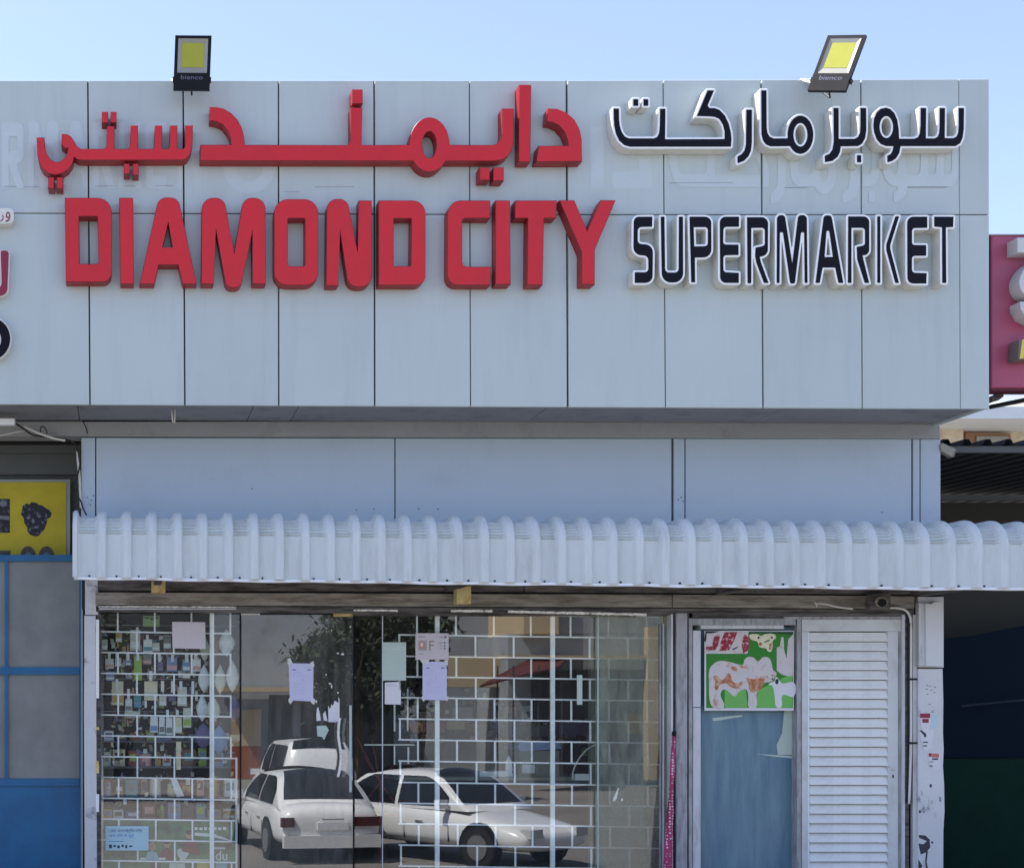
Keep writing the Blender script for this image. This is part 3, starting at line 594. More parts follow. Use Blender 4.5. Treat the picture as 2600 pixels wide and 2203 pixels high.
# ------------------------------------------------------------------ corrugated awning
def drop(x): return float(np.interp(x, [180, 950, 1650, 2300, 2700], [0, 10, 18, 26, 28]))
AW = thing('corrugated_awning', P(1300, 1480, 12.1), 'long white corrugated metal awning with curved crimped ribs over the shop front', 'awning')
def awning():
    Yf, Ra, kz = 12.07, .2, 12.07 / F
    zt = P(0, 1304, Yf).z; zb = P(0, 1466, Yf).z
    path = []                                       # (Y, z, normalY, normalZ, crimp)
    for i in range(5):
        t = i / 5; path.append((YW - .002 - (YW - .002 - Yf - Ra) * t, zt + .0, 0, 1, 0))
    for i in range(41):
        a = R(90 * i / 40); u = i / 40
        cr = 0
        path.append((Yf + Ra - Ra * math.sin(a), zt - Ra + Ra * math.cos(a), -math.sin(a), math.cos(a), cr))
        if 16 <= i <= 34 and (i - 16) % 4 == 0 or i == 35:   # a crimp: the metal swells, then steps back under itself
            a2 = R(90 * (i + .25) / 40); path[-1] = path[-1][:4] + (.0125,); path.append((Yf + Ra - Ra * math.sin(a2), zt - Ra + Ra * math.cos(a2), -math.sin(a2), math.cos(a2), -.004))
    for i in range(1, 7): path.append((Yf, zt - Ra - (zt - Ra - zb) * i / 6, -1, 0, 0))
    ribs = []; x = 191.0; xs = []
    k = 0
    while x < 2790:                                 # x: left foot of each rib, photo pixels at the front
        ribs.append(x); x += 64.2 + 2.2 * (x / 2600) + random.uniform(-.6, .6)
    prof = []                                       # (x, rib height 0..1)
    for k, r0 in enumerate(ribs):
        w0 = 24.5
        if k == 0: prof += [(r0 - 7, .0), (r0 - 6.5, .75), (r0 - 2, 1), (r0 + 5, 1), (r0 + 9, .15), (r0 + 13, 0)]
        else: prof += [(r0 - 17, 0), (r0 - 14, .08), (r0 - 10, .36), (r0 - 6, .72), (r0 - 2, .94), (r0 + 4, 1), (r0 + 10, .96), (r0 + 13.5, .8), (r0 + 15.5, .3), (r0 + 17, 0)]
        if k < len(ribs) - 1: prof += [(r0 + 18 + (ribs[k + 1] - 17 - r0 - 18) * t, 0) for t in (.25, .5, .75)]
    V_, Fc = [], []
    for (xp, h) in prof:
        X = (xp - VX) * kz; dz = -drop(xp) * kz + .0015 * math.sin(xp * .011) 
        wob = .0022 * math.sin(xp * .021) + .0012 * math.sin(xp * .067)
        for (Y, z, ny, nz, cr) in path:
            d = h * .055 + cr * (1 - min(1, h * 1.2)) + wob
            V_.append((X, Y + ny * d, z + nz * d + dz))
    n = len(path)
    for i in range(len(prof) - 1):
        for j in range(n - 1): Fc.append((i * n + j, (i + 1) * n + j, (i + 1) * n + j + 1, i * n + j + 1))
    mesh_obj('corrugated_sheet', V_, Fc, M['awn'], AW)
    # lower edge trim
    mb = MB(); xs = np.arange(188, 2790, 22.0); pr = []
    for x in xs:
        yy = 1464 + drop(x) + .9 * math.sin(x * .03) + .6 * math.sin(x * .011 + 1)
        a = P(x, yy, Yf - .012); b = P(x, yy + 6.5, Yf - .012); pr.append((a, b))
    base = 0; V_ = []; Fc = []
    for a, b in pr: V_ += [a, b, Vector((b.x, Yf + .03, b.z)), Vector((a.x, Yf + .03, a.z))]
    for i in range(len(pr) - 1):
        for j in range(4): Fc.append((i * 4 + j, (i + 1) * 4 + j, (i + 1) * 4 + (j + 1) % 4, i * 4 + (j + 1) % 4))
    Fc += [(0, 1, 2, 3), tuple(4 * (len(pr) - 1) + j for j in (3, 2, 1, 0))]
    mesh_obj('edge_trim', V_, Fc, M['trim'], AW)
    s0 = None
    for k, r0 in enumerate(ribs):
        xx = r0 + 30 + random.uniform(-6, 14)
        if random.random() < .15 or xx > 2620: continue
        c = P(xx, 1461 + drop(xx), Yf - .004)
        m_ = MB().box((c.x - .007, c.y - .008, c.z - .007), (c.x + .007, c.y + .004, c.z + .007))
        if s0 is None: s0 = m_.make('screw', M['black'], AW); c0 = c
        else: again(s0, c - c0, AW)
    # framing under the sheet
    for y in (12.1, 12.45):
        mb = MB(); a = P(200, 1462, 12.1); b = P(2780, 1462 + 26, 12.1)
        v = [(a.x, y, a.z - .0), (b.x, y, b.z - .0), (b.x, y + .04, b.z - .0), (a.x, y + .04, a.z - .0)]; v += [(p[0], p[1], p[2] + .04) for p in v]
        mesh_obj('frame_rail', v, [(0, 3, 2, 1), (4, 5, 6, 7), (0, 1, 5, 4), (1, 2, 6, 5), (2, 3, 7, 6), (3, 0, 4, 7)], M['board2'], AW)
    for x in (402, 1178, 1900, 2420):
        a = P(x, 1478 + drop(x), 12.2); slab('support_arm', (a.x - .03, 12.12, a.z + .01), (a.x + .03, YW - .002, a.z + .06), M['board2'], AW)
awning()
for x0, x1, y0, y1, lb in ((385, 420, 1474, 1504, 'yellow wooden block under the left end of the awning'), (1160, 1196, 1488, 1532, 'stained yellow wooden block under the middle of the awning')):
    o = pbox('wooden_block', x0, y0, x1, y1, 12.5, 12.62, M['wood_y']); tag(o, lb, 'wooden block')

# ------------------------------------------------------------------ lintel boards and columns
def tilt(x): return 6 * max(0, (x - 700)) / 1000
def plank(name, x0, x1, y0, y1, Yf, Yb, m, parent=B, bev=.003, s=1.0):
    return quadslab(name, [(x0, y0 + tilt(x0) * s), (x1, y0 + tilt(x1) * s), (x1, y1 + tilt(x1) * s), (x0, y1 + tilt(x0) * s)], Yf, Yb, m, parent, bev)
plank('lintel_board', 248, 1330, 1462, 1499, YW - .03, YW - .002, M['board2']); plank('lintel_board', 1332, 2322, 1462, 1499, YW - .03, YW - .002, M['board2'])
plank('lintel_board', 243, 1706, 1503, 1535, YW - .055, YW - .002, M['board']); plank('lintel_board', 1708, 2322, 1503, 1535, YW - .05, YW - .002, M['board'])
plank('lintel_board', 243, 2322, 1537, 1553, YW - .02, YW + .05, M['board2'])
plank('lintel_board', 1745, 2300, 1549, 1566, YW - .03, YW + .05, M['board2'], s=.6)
slab('ceiling', (wl, YG + .06, P(0, 1553, YW).z), (wr - .2, 19.9, P(0, 1553, YW).z + .1), M['inside'], B)
prism('column', [[(216, 1440), (250, 1440), (249, 1560), (216, 1560)]], YW - .02, YW + .5, M['column'], B, .004)
prism('column', [[(214, 1562), (243, 1562), (245, 1900), (247, 2400), (216, 2400), (213, 1800)]], YW - .03, YW + .5, M['column'], B, .004)
pil = prism('pillar', [[(2331, 1697), (2394, 1697), (2396, 1780), (2395, 1860), (2397, 1900), (2395, 1945), (2398, 1990), (2399, 2060), (2396, 2110), (2395, 2400), (2330, 2400)]], YW - .06, YW + .4, M['pillar'], B, .005)
pbox('pillar_top', 2331, 1515, 2396, 1694, YW - .03, YW + .4, M['pillar'], B)
mx_ = thing('meter_box', P(2371, 1692, YW - .1), 'white metal meter box with a torn top edge at the head of the right pillar', 'meter box')
prism('door', [[(2350, 1531), (2364, 1533), (2372, 1528), (2394, 1526), (2395, 1691), (2352, 1691)]], YW - .11, YW - .034, M['slab'], mx_, .003)
prism('side_strip', [[(2333, 1530), (2347, 1532), (2350, 1691), (2333, 1691)]], YW - .09, YW - .034, M['frame_l'], mx_, .002)
M['dirt'] = flat('black_stain', (52, 54, 62)); M['dirt2'] = flat('grey_stain', (130, 134, 142))
for q in ([(2332, 2140), (2345, 2142), (2360, 2128), (2362, 2150), (2352, 2162), (2338, 2168)], [(2333, 2118), (2350, 2120), (2360, 2130), (2354, 2134), (2334, 2126)], [(2352, 2158), (2356, 2160), (2353, 2186), (2356, 2203), (2351, 2203), (2349, 2184)], [(2334, 2055), (2339, 2058), (2337, 2064), (2333, 2062)], [(2344, 2058), (2348, 2060), (2345, 2063)], [(2366, 2134), (2370, 2136), (2368, 2141), (2364, 2139)], [(2385, 2020), (2390, 2024), (2389, 2036), (2385, 2032)], [(2360, 1990), (2366, 1990), (2366, 1998), (2361, 1998)], [(2332, 2180), (2342, 2196), (2336, 2215), (2332, 2212)]):
    prism('paint_chip', [q], YW - .0615, YW - .058, M['dirt'] if random.random() < .6 else M['dirt2'], pil)
# stickers on the pillar
def decal(name, pts, Y, m, label=None, cat=None, parent=None, th=.0012):
    o = prism(name, [pts], Y, Y + th, m, parent); 
    if label: tag(o, label, cat)
    return o
def sticker(label, base, parts, Y, cat='sticker', name='sticker'):
    t = thing(name, P(base[0][0], max(p[1] for p in base), Y), label, cat)
    prism('backing', [base], Y, Y + .001, parts[0], t)
    for i, (pts, m) in enumerate(parts[1:]): prism('print', [pts], Y - .0006 * (1 + i % 3) , Y - .0001, m, t)
    return t
def rc(x0, y0, x1, y1): return [(x0, y0), (x1, y0), (x1, y1), (x0, y1)]
M['st_red'] = flat('sticker_red', (150, 40, 70)); M['st_cyan'] = flat('sticker_cyan', (186, 214, 218)); M['st_txt'] = flat('sticker_text', (50, 56, 66)); M['st_or'] = flat('sticker_orange', (190, 110, 90))
YS = YW - .0635
sticker('small sticker with a magenta picture and pale blue panel on the right pillar', [(2334, 1808), (2380, 1810), (2380, 1850), (2340, 1852)], [M['paper'], (rc(2336, 1810, 2362, 1822), M['st_red']), (rc(2342, 1824, 2358, 1834), M['st_red']), (rc(2364, 1812, 2379, 1848), M['st_cyan'])], YS)
sticker('torn white sticker with black writing below the magenta one on the right pillar', [(2334, 1852), (2372, 1850), (2366, 1900), (2344, 1902)], [M['paper'], ([(2334, 1853), (2340, 1853), (2352, 1862), (2346, 1866)], M['st_txt']), (rc(2346, 1863, 2352, 1870), M['st_txt']), (rc(2344, 1882, 2356, 1885), M['st_txt']), (rc(2343, 1891, 2354, 1894), M['st_txt'])], YS)
sticker('small sticker with an orange picture, lowest on the right pillar', [(2356, 1908), (2388, 1910), (2388, 1955), (2360, 1948)], [M['paper'], (rc(2358, 1911, 2366, 1920), M['st_red']), (rc(2367, 1912, 2384, 1922), M['st_or']), (rc(2367, 1924, 2382, 1928), M['st_txt']), (rc(2360, 1932, 2370, 1934), M['st_txt']), (rc(2360, 1942, 2368, 1945), M['st_txt'])], YS)
for q in ((2352, 1738), (2360, 1740), (2351, 1748), (2362, 1750), (2372, 1742), (2353, 1760), (2370, 1756), (2358, 1786)):
    prism('pen_mark', [rc(q[0], q[1], q[0] + 5, q[1] + 2.5)], YW - .0612, YW - .059, M['dirt2'], pil)

# ------------------------------------------------------------------ cables by the left corner and under the soffit
def cable(name, pts, r, m, label, cat='cable'):
    o = MB().tube(pts, r, 6).make(name, m, None, True); return tag(o, label, cat)
def cr(pts, n=5):
    out = []; Q = [Vector(p) for p in pts]
    for i in range(len(Q) - 1):
        p0, p1, p2, p3 = Q[max(i - 1, 0)], Q[i], Q[i + 1], Q[min(i + 2, len(Q) - 1)]
        for j in range(n):
            t = j / n; out.append(.5 * ((2 * p1) + (p2 - p0) * t + (2 * p0 - 5 * p1 + 4 * p2 - p3) * t * t + (3 * p1 - p0 - 3 * p2 + p3) * t ** 3))
    return out + [Q[-1]]
cable('cable', cr([P(36, 1072, 12.5), P(60, 1088, 12.6), P(85, 1104, 12.7), P(130, 1110, 12.74), P(170, 1116, 12.75), P(192, 1128, 12.75), P(199, 1150, 12.76), P(203, 1180, 12.76), P(197, 1205, 12.77), P(192, 1230, 12.77), P(194, 1255, 12.77), P(205, 1272, 12.77), P(211, 1290, 12.77), P(220, 1308, 12.77)]), .008, M['cable'], 'black cable drooping from the soffit lamp down past the left corner of the blue-grey wall')
cable('cable', cr([P(60, 1082, 12.66), P(95, 1098, 12.68), P(135, 1112, 12.7), P(165, 1118, 12.72)]), .011, M['wcable'], 'pale grey cable beside the lamp end under the soffit at left')
cable('cable_loop', cr([P(103, 1098, 12.7), P(103, 1086, 12.7), P(110, 1083, 12.7), P(118, 1092, 12.7), P(119, 1102, 12.7)]), .005, M['cable'], 'small black cable loop under the soffit at left')
cable('cable', cr([P(0, 1106, 12.66), P(25, 1100, 12.68), P(50, 1095, 12.68), P(62, 1094, 12.7)]), .006, M['wcable'], 'thin pale wire below the lamp end at the left edge')
cable('cable', cr([P(197, 1145, 12.79), P(198, 1170, 12.79), P(201, 1200, 12.8), P(203, 1240, 12.8), P(206, 1290, 12.8)]), .012, M['wcable'], 'white cable running down the left corner of the blue-grey wall')
lt = thing('strip_lamp', P(-10, 1080, 12.45), 'end of a white strip lamp fixed under the soffit at the left edge', 'lamp')
pbox('lamp_body', -120, 1062, 37, 1078, 12.4, 12.46, M['trim'], lt); pbox('end_cap', 37, 1063, 39, 1079, 12.395, 12.465, M['frame'], lt)
cable('hanging_wire', [P(435, 1038, 12.3), P(437, 1056, 12.3), P(439, 1072, 12.3)], .006, M['wcable'], 'left of two short pale wires hanging from the soffit')
cable('hanging_wire', [P(445, 1037, 12.3), P(444, 1055, 12.3), P(443, 1073, 12.3)], .006, M['wcable'], 'right of two short pale wires hanging from the soffit')
ck = MB().tube(cr([P(205, 1052, YW - .043), P(210, 1068, YW - .043), P(218, 1085, YW - .043), P(222, 1100, YW - .043)]), .004, 5); ck.make('crack', M['dark'], B)

# ------------------------------------------------------------------ neighbour shop at the left (blue door, banner)
NB = thing('neighbour_shopfront', P(60, 2250, 13.2), 'recessed front of the neighbouring shop at the left: dark header above a blue steel door', 'building')
pbox('header', -500, 1095, 204, 1150, 13.25, 13.6, M['olive'], NB); pbox('header', -500, 1152, 204, 1204, 13.3, 13.6, M['olive'], NB)
pbox('header', -500, 1206, 204, 1440, 13.36, 13.6, M['olive'], NB)
slab('recess_ceiling', (-4, YW - .02, P(0, 1092, YW).z), (wl + .02, 13.6, P(0, 1092, YW).z + .1), M['olive'], NB)
slab('recess_side', (wl + .0, YW + .07, .78), (wl + .018, 13.6, P(0, 1103, YW).z), M['beam'], NB)
slab('rear_wall', (-6, 13.6, .78), (wl, 13.8, P(0, 1092, YW).z + .6), M['inside'], NB)
YD = 13.1
db = thing('blue_steel_door', P(90, 2250, YD), 'blue steel door with two rows of frosted panes and a solid blue lower panel', 'door')
for x0, y0, x1, y1, n in ((-300, 1408, 205, 1424, 'rail'), (-300, 1693, 202, 1712, 'rail'), (-300, 1976, 202, 1994, 'rail'), (12, 1424, 20, 1693, 'glazing_bar'), (12, 1712, 20, 1976, 'glazing_bar'), (201, 1424, 215, 2300, 'stile')):
    pbox(n, x0, y0, x1, y1, YD - .03, YD + .03, M['blue'], db)
for x0, y0, x1, y1 in ((-300, 1424, 12, 1693), (20, 1424, 201, 1693), (-300, 1712, 12, 1976), (20, 1712, 201, 1976)): pbox('pane', x0 - 1, y0 - 1, x1 + 1, y1 + 1, YD, YD + .006, M['pane'], db)
pbox('lower_panel', -300, 1994, 201, 2300, YD - .012, YD + .02, M['blue'], db)
pbox('hinge', 204, 1590, 211, 1640, YD - .045, YD - .031, M['blue'], db)
bn = thing('yellow_banner', P(60, 1412, 13.3), 'yellow banner printed with dark engine parts above the blue door', 'banner')
M['bb'] = flat('banner_border', (150, 152, 140)); M['eng'] = mat('engine_print', (22, 24, 32), .6, .3, 30, c2=(104, 106, 114), th=(.56, .62), c2s=26); M['eng2'] = flat('engine_print_light', (110, 112, 122)); M['disc'] = mat('disc_print', (84, 74, 62), .6, .3, 30, c2=(40, 34, 34), th=(.5, .6), c2s=30)
pbox('border', -300, 1217, 178, 1416, 13.275, 13.28, M['bb'], bn); bk = pbox('cloth', -300, 1224, 168, 1416, 13.268, 13.274, M['yellow'], bn)
eng = [(58, 1283), (66, 1278), (75, 1280), (80, 1274), (92, 1276), (98, 1281), (108, 1283), (116, 1290), (124, 1293), (131, 1302), (128, 1313), (120, 1316), (118, 1330), (112, 1344), (104, 1352), (98, 1360), (88, 1361), (78, 1358), (70, 1350), (69, 1338), (62, 1328), (60, 1314), (53, 1306), (56, 1295)]
prism('print', [eng], 13.265, 13.2675, M['eng'], bk)
for q in (ell(72, 1314, 5, 4, n=8), ell(84, 1322, 4, 6, n=8), ell(92, 1338, 6, 3, n=8), ell(100, 1310, 4, 4, n=8), ell(76, 1344, 2.5, 4, n=8), ell(108, 1326, 2.5, 4, n=8)): prism('print', [q], 13.262, 13.2645, M['eng2'], bk)
for cx in (71, 118): 
    prism('print', [ell(cx, 1414, 20, 28, 180, 360, 14)], 13.265, 13.2675, M['disc'], bk); prism('print', [ell(cx, 1412, 9, 11, 180, 360, 8)], 13.262, 13.2645, M['eng2'], bk)
prism('print', [rc(-60, 1266, 25, 1352)], 13.265, 13.2675, M['eng'], bk); prism('print', [[(-40, 1305), (24, 1310), (24, 1320), (-10, 1316), (-40, 1318)]], 13.262, 13.2645, M['eng2'], bk); prism('print', [ell(8, 1278, 10, 8, n=10)], 13.262, 13.2645, M['eng2'], bk)
prism('print', [rc(-60, 1397, 27, 1414)], 13.265, 13.2675, M['disc'], bk)

# ------------------------------------------------------------------ shop front: frames, glass, grilles
def parts_box(par, rows):
    for r_ in rows: pbox(*r_[:7], M[r_[7]], par)
yb = 2420
W1 = thing('shop_window', P(430, 2400, YG), 'left shop window with dense goods behind a white brick-pattern grille', 'window')
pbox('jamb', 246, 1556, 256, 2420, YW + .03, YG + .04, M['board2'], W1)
pbox('pane', 256, 1556, 610, 2420, YG, YG + .008, M['glass'], W1)
plank('head_strip', 252, 600, 1543, 1547, YW - .035, YW - .021, M['frame_l'], W1)
for a, b, m in ((1572, 1772, 'handle'), (1930, 1962, 'wood_y'), (2015, 2060, 'trim'), (1845, 1852, 'wood_y')):
    pbox('edge_strip', 243.5, a, 251.5, b, YW - .034, YW - .0302, M[m], W1)
GD = thing('glass_door', P(755, 2400, YG), 'frameless glass shop door with a notice taped to it and tall white handles', 'door')
pbox('pane', 613, 1560, 896, 2420, YG - .02, YG - .008, M['glass_door'], GD)
pbox('patch_fitting', 612, 1541, 660, 1559, YG - .045, YG + .02, M['board2'], GD); pbox('patch_edge', 612, 1557, 660, 1560.5, YG - .05, YG - .0455, M['handle'], GD)
pbox('patch_fitting', 848, 1548, 896, 1564, YG - .045, YG + .02, M['wood_y'], GD)
for a, b in ((609.5, 612.5), (896.5, 900)): pbox('seal', a, 1556, b, 2420, YG - .03, YG + .004, M['black'], GD)
pbox('edge', 887, 1790, 893, 2010, YG - .0215, YG - .0205, M['green_p'], GD)
for dx, y_ in ((0, YG - .1), (13, YG + .07)):
    pts = [(864, 1822), (861, 1832), (859, 1862), (862, 1890), (866, 1915), (864, 1945), (858, 1972)]
    MB().tube(cr([P(x + dx, y, y_) for x, y in pts]), .012, 8).make('handle', M['handle'], GD, True)
    for y in (1832, 1962):
        c = P(860 + dx, y, y_); MB().tube([c, Vector((c.x, YG - .012, c.z))], .008, 6).make('handle_mount', M['chrome'], GD)
W2 = thing('shop_window', P(1300, 2400, YG), 'wide right shop window with a white brick-pattern grille and counter behind it', 'window')
pbox('pane', 900.5, 1560, 1519, 2420, YG, YG + .008, M['glass'], W2)
pbox('pane', 1512, 1560, 1704, 2420, YG - .03, YG - .022, M['glass_dusty'], W2)
pbox('pane_edge', 1517, 1560, 1520, 2420, YG - .034, YG - .0305, M['green_p'], W2)
pbox('mullion', 1683, 1583, 1686, 2420, YG - .05, YG - .031, M['frame_l'], W2); pbox('mullion', 1675, 1583, 1679, 2420, YG - .045, YG - .031, M['frame'], W2)
pbox('seam', 970, 1560, 972.5, 2420, YG - .003, YG - .0005, M['frame_l'], W2)
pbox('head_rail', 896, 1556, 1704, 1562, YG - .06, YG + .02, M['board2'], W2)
# crinkled foil along the head of the right window
def foil(x0, x1, y0, y1, dy):
    V_, Fc = [], []; n = int((x1 - x0) / 5)
    for i in range(n + 1):
        x = x0 + (x1 - x0) * i / n; s_ = dy * (x - x0) / (x1 - x0)
        for y in (y0, (y0 + y1) / 2, y1): V_.append(P(x, y + s_ + random.uniform(-.6, .6), YW - .06 + random.uniform(-.008, .008)))
    for i in range(n):
        for j in range(2): Fc.append((i * 3 + j, i * 3 + 3 + j, i * 3 + 4 + j, i * 3 + 1 + j))
    m = len(V_); V_ += [v + Vector((0, .004, 0)) for v in V_]; Fc += [tuple(m + q for q in f)[::-1] for f in Fc]
    return mesh_obj('foil_strip', V_, Fc, M['foil'], None)
M['foil'] = mat('white_foil', (240, 236, 226), .35, .1, 30, c2=(150, 140, 126), th=(.55, .7), c2s=14)
for x0, x1, y0, y1, dy, lb in ((898, 1010, 1546, 1551, 1, 'crinkled white foil strip above the door end of the right window'), (1145, 1250, 1547, 1553, 1, 'short crinkled white foil strip above the middle of the right window'), (1290, 1642, 1549, 1555, 8, 'longest white foil strip, above the right half of the right window'), (250, 600, 1538, 1541, 1, 'thin dull foil strip above the left window')):
    tag(foil(x0, x1, y0, y1, dy), lb, 'foil strip')

YGR = 12.975
def grille(label, x0, x1, ys, v_even, v_odd, posts, slope, first_even, wob=1.0, left_rows=None):
    t = thing('window_grille', P((x0 + x1) / 2, 2300, YGR), label, 'grille', 'white window grilles')
    k = YGR / F; h0 = None; b0 = None
    for i, y in enumerate(ys):
        xa, xb = x0, x1
        if left_rows: xa, xb = left_rows(i, x0, x1)
        ya = y + slope * 0; yb_ = y + slope
        a = P(xa, ya, YGR); b = P(xb, yb_, YGR); th = .0068
        v = [(a.x, YGR, a.z - th), (b.x, YGR, b.z - th), (b.x, YGR + .012, b.z - th), (a.x, YGR + .012, a.z - th)]; v += [(p[0], p[1], p[2] + 2 * th) for p in v]
        mesh_obj('bar', v, [(0, 3, 2, 1), (4, 5, 6, 7), (0, 1, 5, 4), (1, 2, 6, 5), (2, 3, 7, 6), (3, 0, 4, 7)], M['grille'], t)
    for i in range(len(ys) - 1):
        for x in (v_even if (i % 2 == 0) == first_even else v_odd):
            if left_rows:
                xa, xb = left_rows(i, x0, x1)
                if x < xa - 4: continue
            s_ = slope * (x - x0) / (x1 - x0); xx = x + wob * (ys[i] - ys[0]) / 600
            a = P(xx, ys[i] + s_ + 1.5, YGR); b = P(xx, ys[i + 1] + s_ - 1.5, YGR)
            MB().box((a.x - .0078, YGR + .001, b.z), (a.x + .0078, YGR + .011, a.z)).make('bar', M['grille'], t)
    for x in posts:
        a = P(x, 1556, YGR - .02); MB().box((a.x - .02, YGR - .028, P(0, 2420, YGR).z), (a.x + .02, YGR - .003, P(0, 1556, YGR).z)).make('post', M['grille'], t)
    return t
ysL = [1550 + 52.8 * i for i in range(14)]
grille('white brick-pattern grille behind the left window, with one thick post', 256, 588, ysL, [299, 393, 486, 585], [347, 441], [538], 5, True, 3,
       lambda i, a, b: (a, b - (34 if 1 <= i <= 3 and False else 0) + (14 if i >= 7 else 0)))
pbox('grille_stile', 258, 1920, 262, 2420, YGR - .01, YGR + .014, M['handle'], None)
tag(bpy.data.objects['grille_stile'], 'bright white upright edge strip at the lower left of the left window grille', 'strip')
pbox('grille_stile', 598, 1922, 603, 2420, YGR - .01, YGR + .014, M['grille'], None)
tag([o for o in COL.objects if o.name.startswith('grille_stile')][-1], 'pale upright edge strip at the lower right of the left window grille', 'strip')
ysR = [1557, 1611, 1665, 1717, 1770, 1824, 1877, 1931, 1985, 2038, 2090, 2144, 2197, 2250]
grille('white brick-pattern grille behind the right window, with two thick posts', 1012, 1675, ysR, [1059, 1158, 1254, 1348, 1449, 1545, 1642], [1013.5, 1207, 1304, 1497, 1594], [1110, 1403], 9, True, 5)

# ------------------------------------------------------------------ inside of the shop
slab('shop_floor', (wl + .2, YG + .05, .78), (wr - .2, 20, .86), M['shelf'], B)
slab('partition', (P(1500, 0, 13.5).x, 13.5, .86), (P(1775, 0, 13.5).x, 13.58, P(0, 1553, YW).z), M['pale_inside'], B)
slab('partition', (P(236, 0, 13.9).x, 13.9, .86), (P(660, 0, 13.9).x, 13.95, P(0, 1553, YW).z), M['inside'], B)
slab('interior_wall', (wl + .21, 16.4, .86), (wr - .2, 16.5, P(0, 1553, YW).z), M['inside'], B)
slab('partition', (P(1706, 0, YW).x, YW + .06, .86), (P(1712, 0, YW).x, 13.5, P(0, 1553, YW).z), M['inside'], B)
slab('partition', (P(258, 0, YW).x - .12, YG + .05, .86), (P(258, 0, YW).x - .05, 13.9, P(0, 1553, YW).z), M['inside'], B)
PK = {'white': (228, 236, 236), 'pale': (204, 212, 196), 'green': (150, 190, 70), 'pink': (214, 160, 156), 'teal': (70, 150, 160), 'purple': (104, 96, 140), 'cream': (226, 218, 184), 'blue': (120, 150, 190), 'gold': (190, 160, 90), 'grey': (120, 126, 128), 'brown': (120, 84, 56), 'red': (150, 60, 56), 'dark': (48, 52, 60)}
for k, c in list(PK.items()): M['pk_' + k] = mat('pack_' + k, c, .35, .14, 25, fine=.08)
M['tagw'] = flat('hang_tag', (232, 236, 234), .5)
def packet(x0, y0, x1, y1, c, hang, label, Y=13.12, c2=None):
    """photo pixels of zoomed view (scale 4.9 from 230,1500)"""
    f = lambda x, y: (230 + x / 4.9, 1500 + y / 4.9)
    a, b = f(x0, y0), f(x1, y1)
    t = thing('hanging_pack', P((a[0] + b[0]) / 2, b[1], Y), label, 'packet', 'packs hanging in the left window')
    prism('bag', [fil([(a[0] + .6, a[1]), (b[0] - .6, a[1]), (b[0], b[1]), (a[0], b[1] - .4)])], Y, Y + .022, M['pk_' + c], t, .004)
    h_ = b[1] - a[1]
    prism('label', [rc(a[0] + 1.5, b[1] - h_ * .42, b[0] - 1.5, b[1] - h_ * .12)], Y - .002, Y - .0003, M['pk_' + (c2 or 'white')], t)
    if hang:
        h0 = f(hang[0], hang[1]); h1 = f(hang[2], hang[3])
        prism('hang_tag', [fil([(h0[0], h0[1], 1), (h1[0], h0[1], 1), (h1[0], h1[1]), (h0[0], h1[1])])], Y - .012, Y - .008, M['tagw'], t)
packs = [
 (0, (132, 600, 212, 735, 'pale', None, None)), (0, (310, 520, 392, 640, 'gold', None, 'white')), (0, (488, 480, 622, 740, 'pale', (565, 450, 598, 520), None)), (0, (655, 600, 770, 760, 'white', (690, 540, 725, 630), 'teal')), (0, (740, 640, 862, 745, 'pale', None, None)), (0, (905, 540, 1005, 730, 'grey', None, None)),
 (1, (180, 840, 290, 965, 'white', (215, 770, 250, 860), 'pink')), (1, (300, 830, 385, 940, 'pale', (312, 770, 345, 850), None)), (1, (430, 860, 505, 925, 'blue', (445, 770, 485, 860), 'white')), (1, (538, 800, 640, 1110, 'green', (572, 780, 606, 865), 'green')), (1, (650, 790, 762, 915, 'grey', None, 'pink')), (1, (830, 880, 905, 1000, 'purple', (840, 780, 874, 880), 'grey')), (1, (945, 820, 1080, 1000, 'blue', (1000, 790, 1036, 880), 'pink')), (1, (1140, 850, 1240, 1000, 'blue', (1175, 785, 1218, 885), 'white')), (1, (1265, 840, 1375, 1000, 'white', (1288, 785, 1330, 885), 'pink')), (1, (190, 1000, 300, 1115, 'blue', None, 'white')),
 (2, (262, 1120, 410, 1420, 'cream', (310, 1095, 345, 1235), 'gold')), (2, (430, 1340, 520, 1500, 'white', (455, 1215, 490, 1345), 'grey')), (2, (535, 1290, 630, 1450, 'teal', None, 'blue')), (2, (665, 1120, 835, 1360, 'cream', (730, 990, 770, 1115), 'pale')), (2, (848, 1300, 945, 1430, 'pale', (875, 1115, 915, 1250), 'white')), (2, (968, 1290, 1065, 1370, 'purple', (1000, 1115, 1026, 1260), 'purple')), (2, (1080, 1190, 1200, 1430, 'pale', (1105, 1120, 1142, 1220), 'white')), (2, (1140, 1020, 1240, 1085, 'cream', None, None)), (2, (1245, 1280, 1275, 1470, 'cream', (1255, 1120, 1290, 1280), 'white')), (2, (1300, 1240, 1336, 1365, 'white', None, None)),
 (3, (420, 1490, 622, 1580, 'pale', None, 'grey')), (3, (650, 1500, 720, 1600, 'dark', (672, 1365, 700, 1450), 'grey')), (3, (740, 1560, 840, 1760, 'white', None, 'blue')), (3, (850, 1560, 925, 1780, 'white', None, 'grey')), (3, (935, 1570, 1022, 1790, 'white', (940, 1475, 975, 1590), 'grey')), (3, (1032, 1570, 1140, 1770, 'cream', (1062, 1475, 1095, 1540), 'white')), (3, (1150, 1450, 1255, 1700, 'pale', None, 'green'))]
rown = ['top', 'second', 'third', 'lowest']; ordn = ['first', 'second', 'third', 'fourth', 'fifth', 'sixth', 'seventh', 'eighth', 'ninth', 'tenth']
packs.sort(key=lambda p: (p[0], p[1][0])); cnt = {}
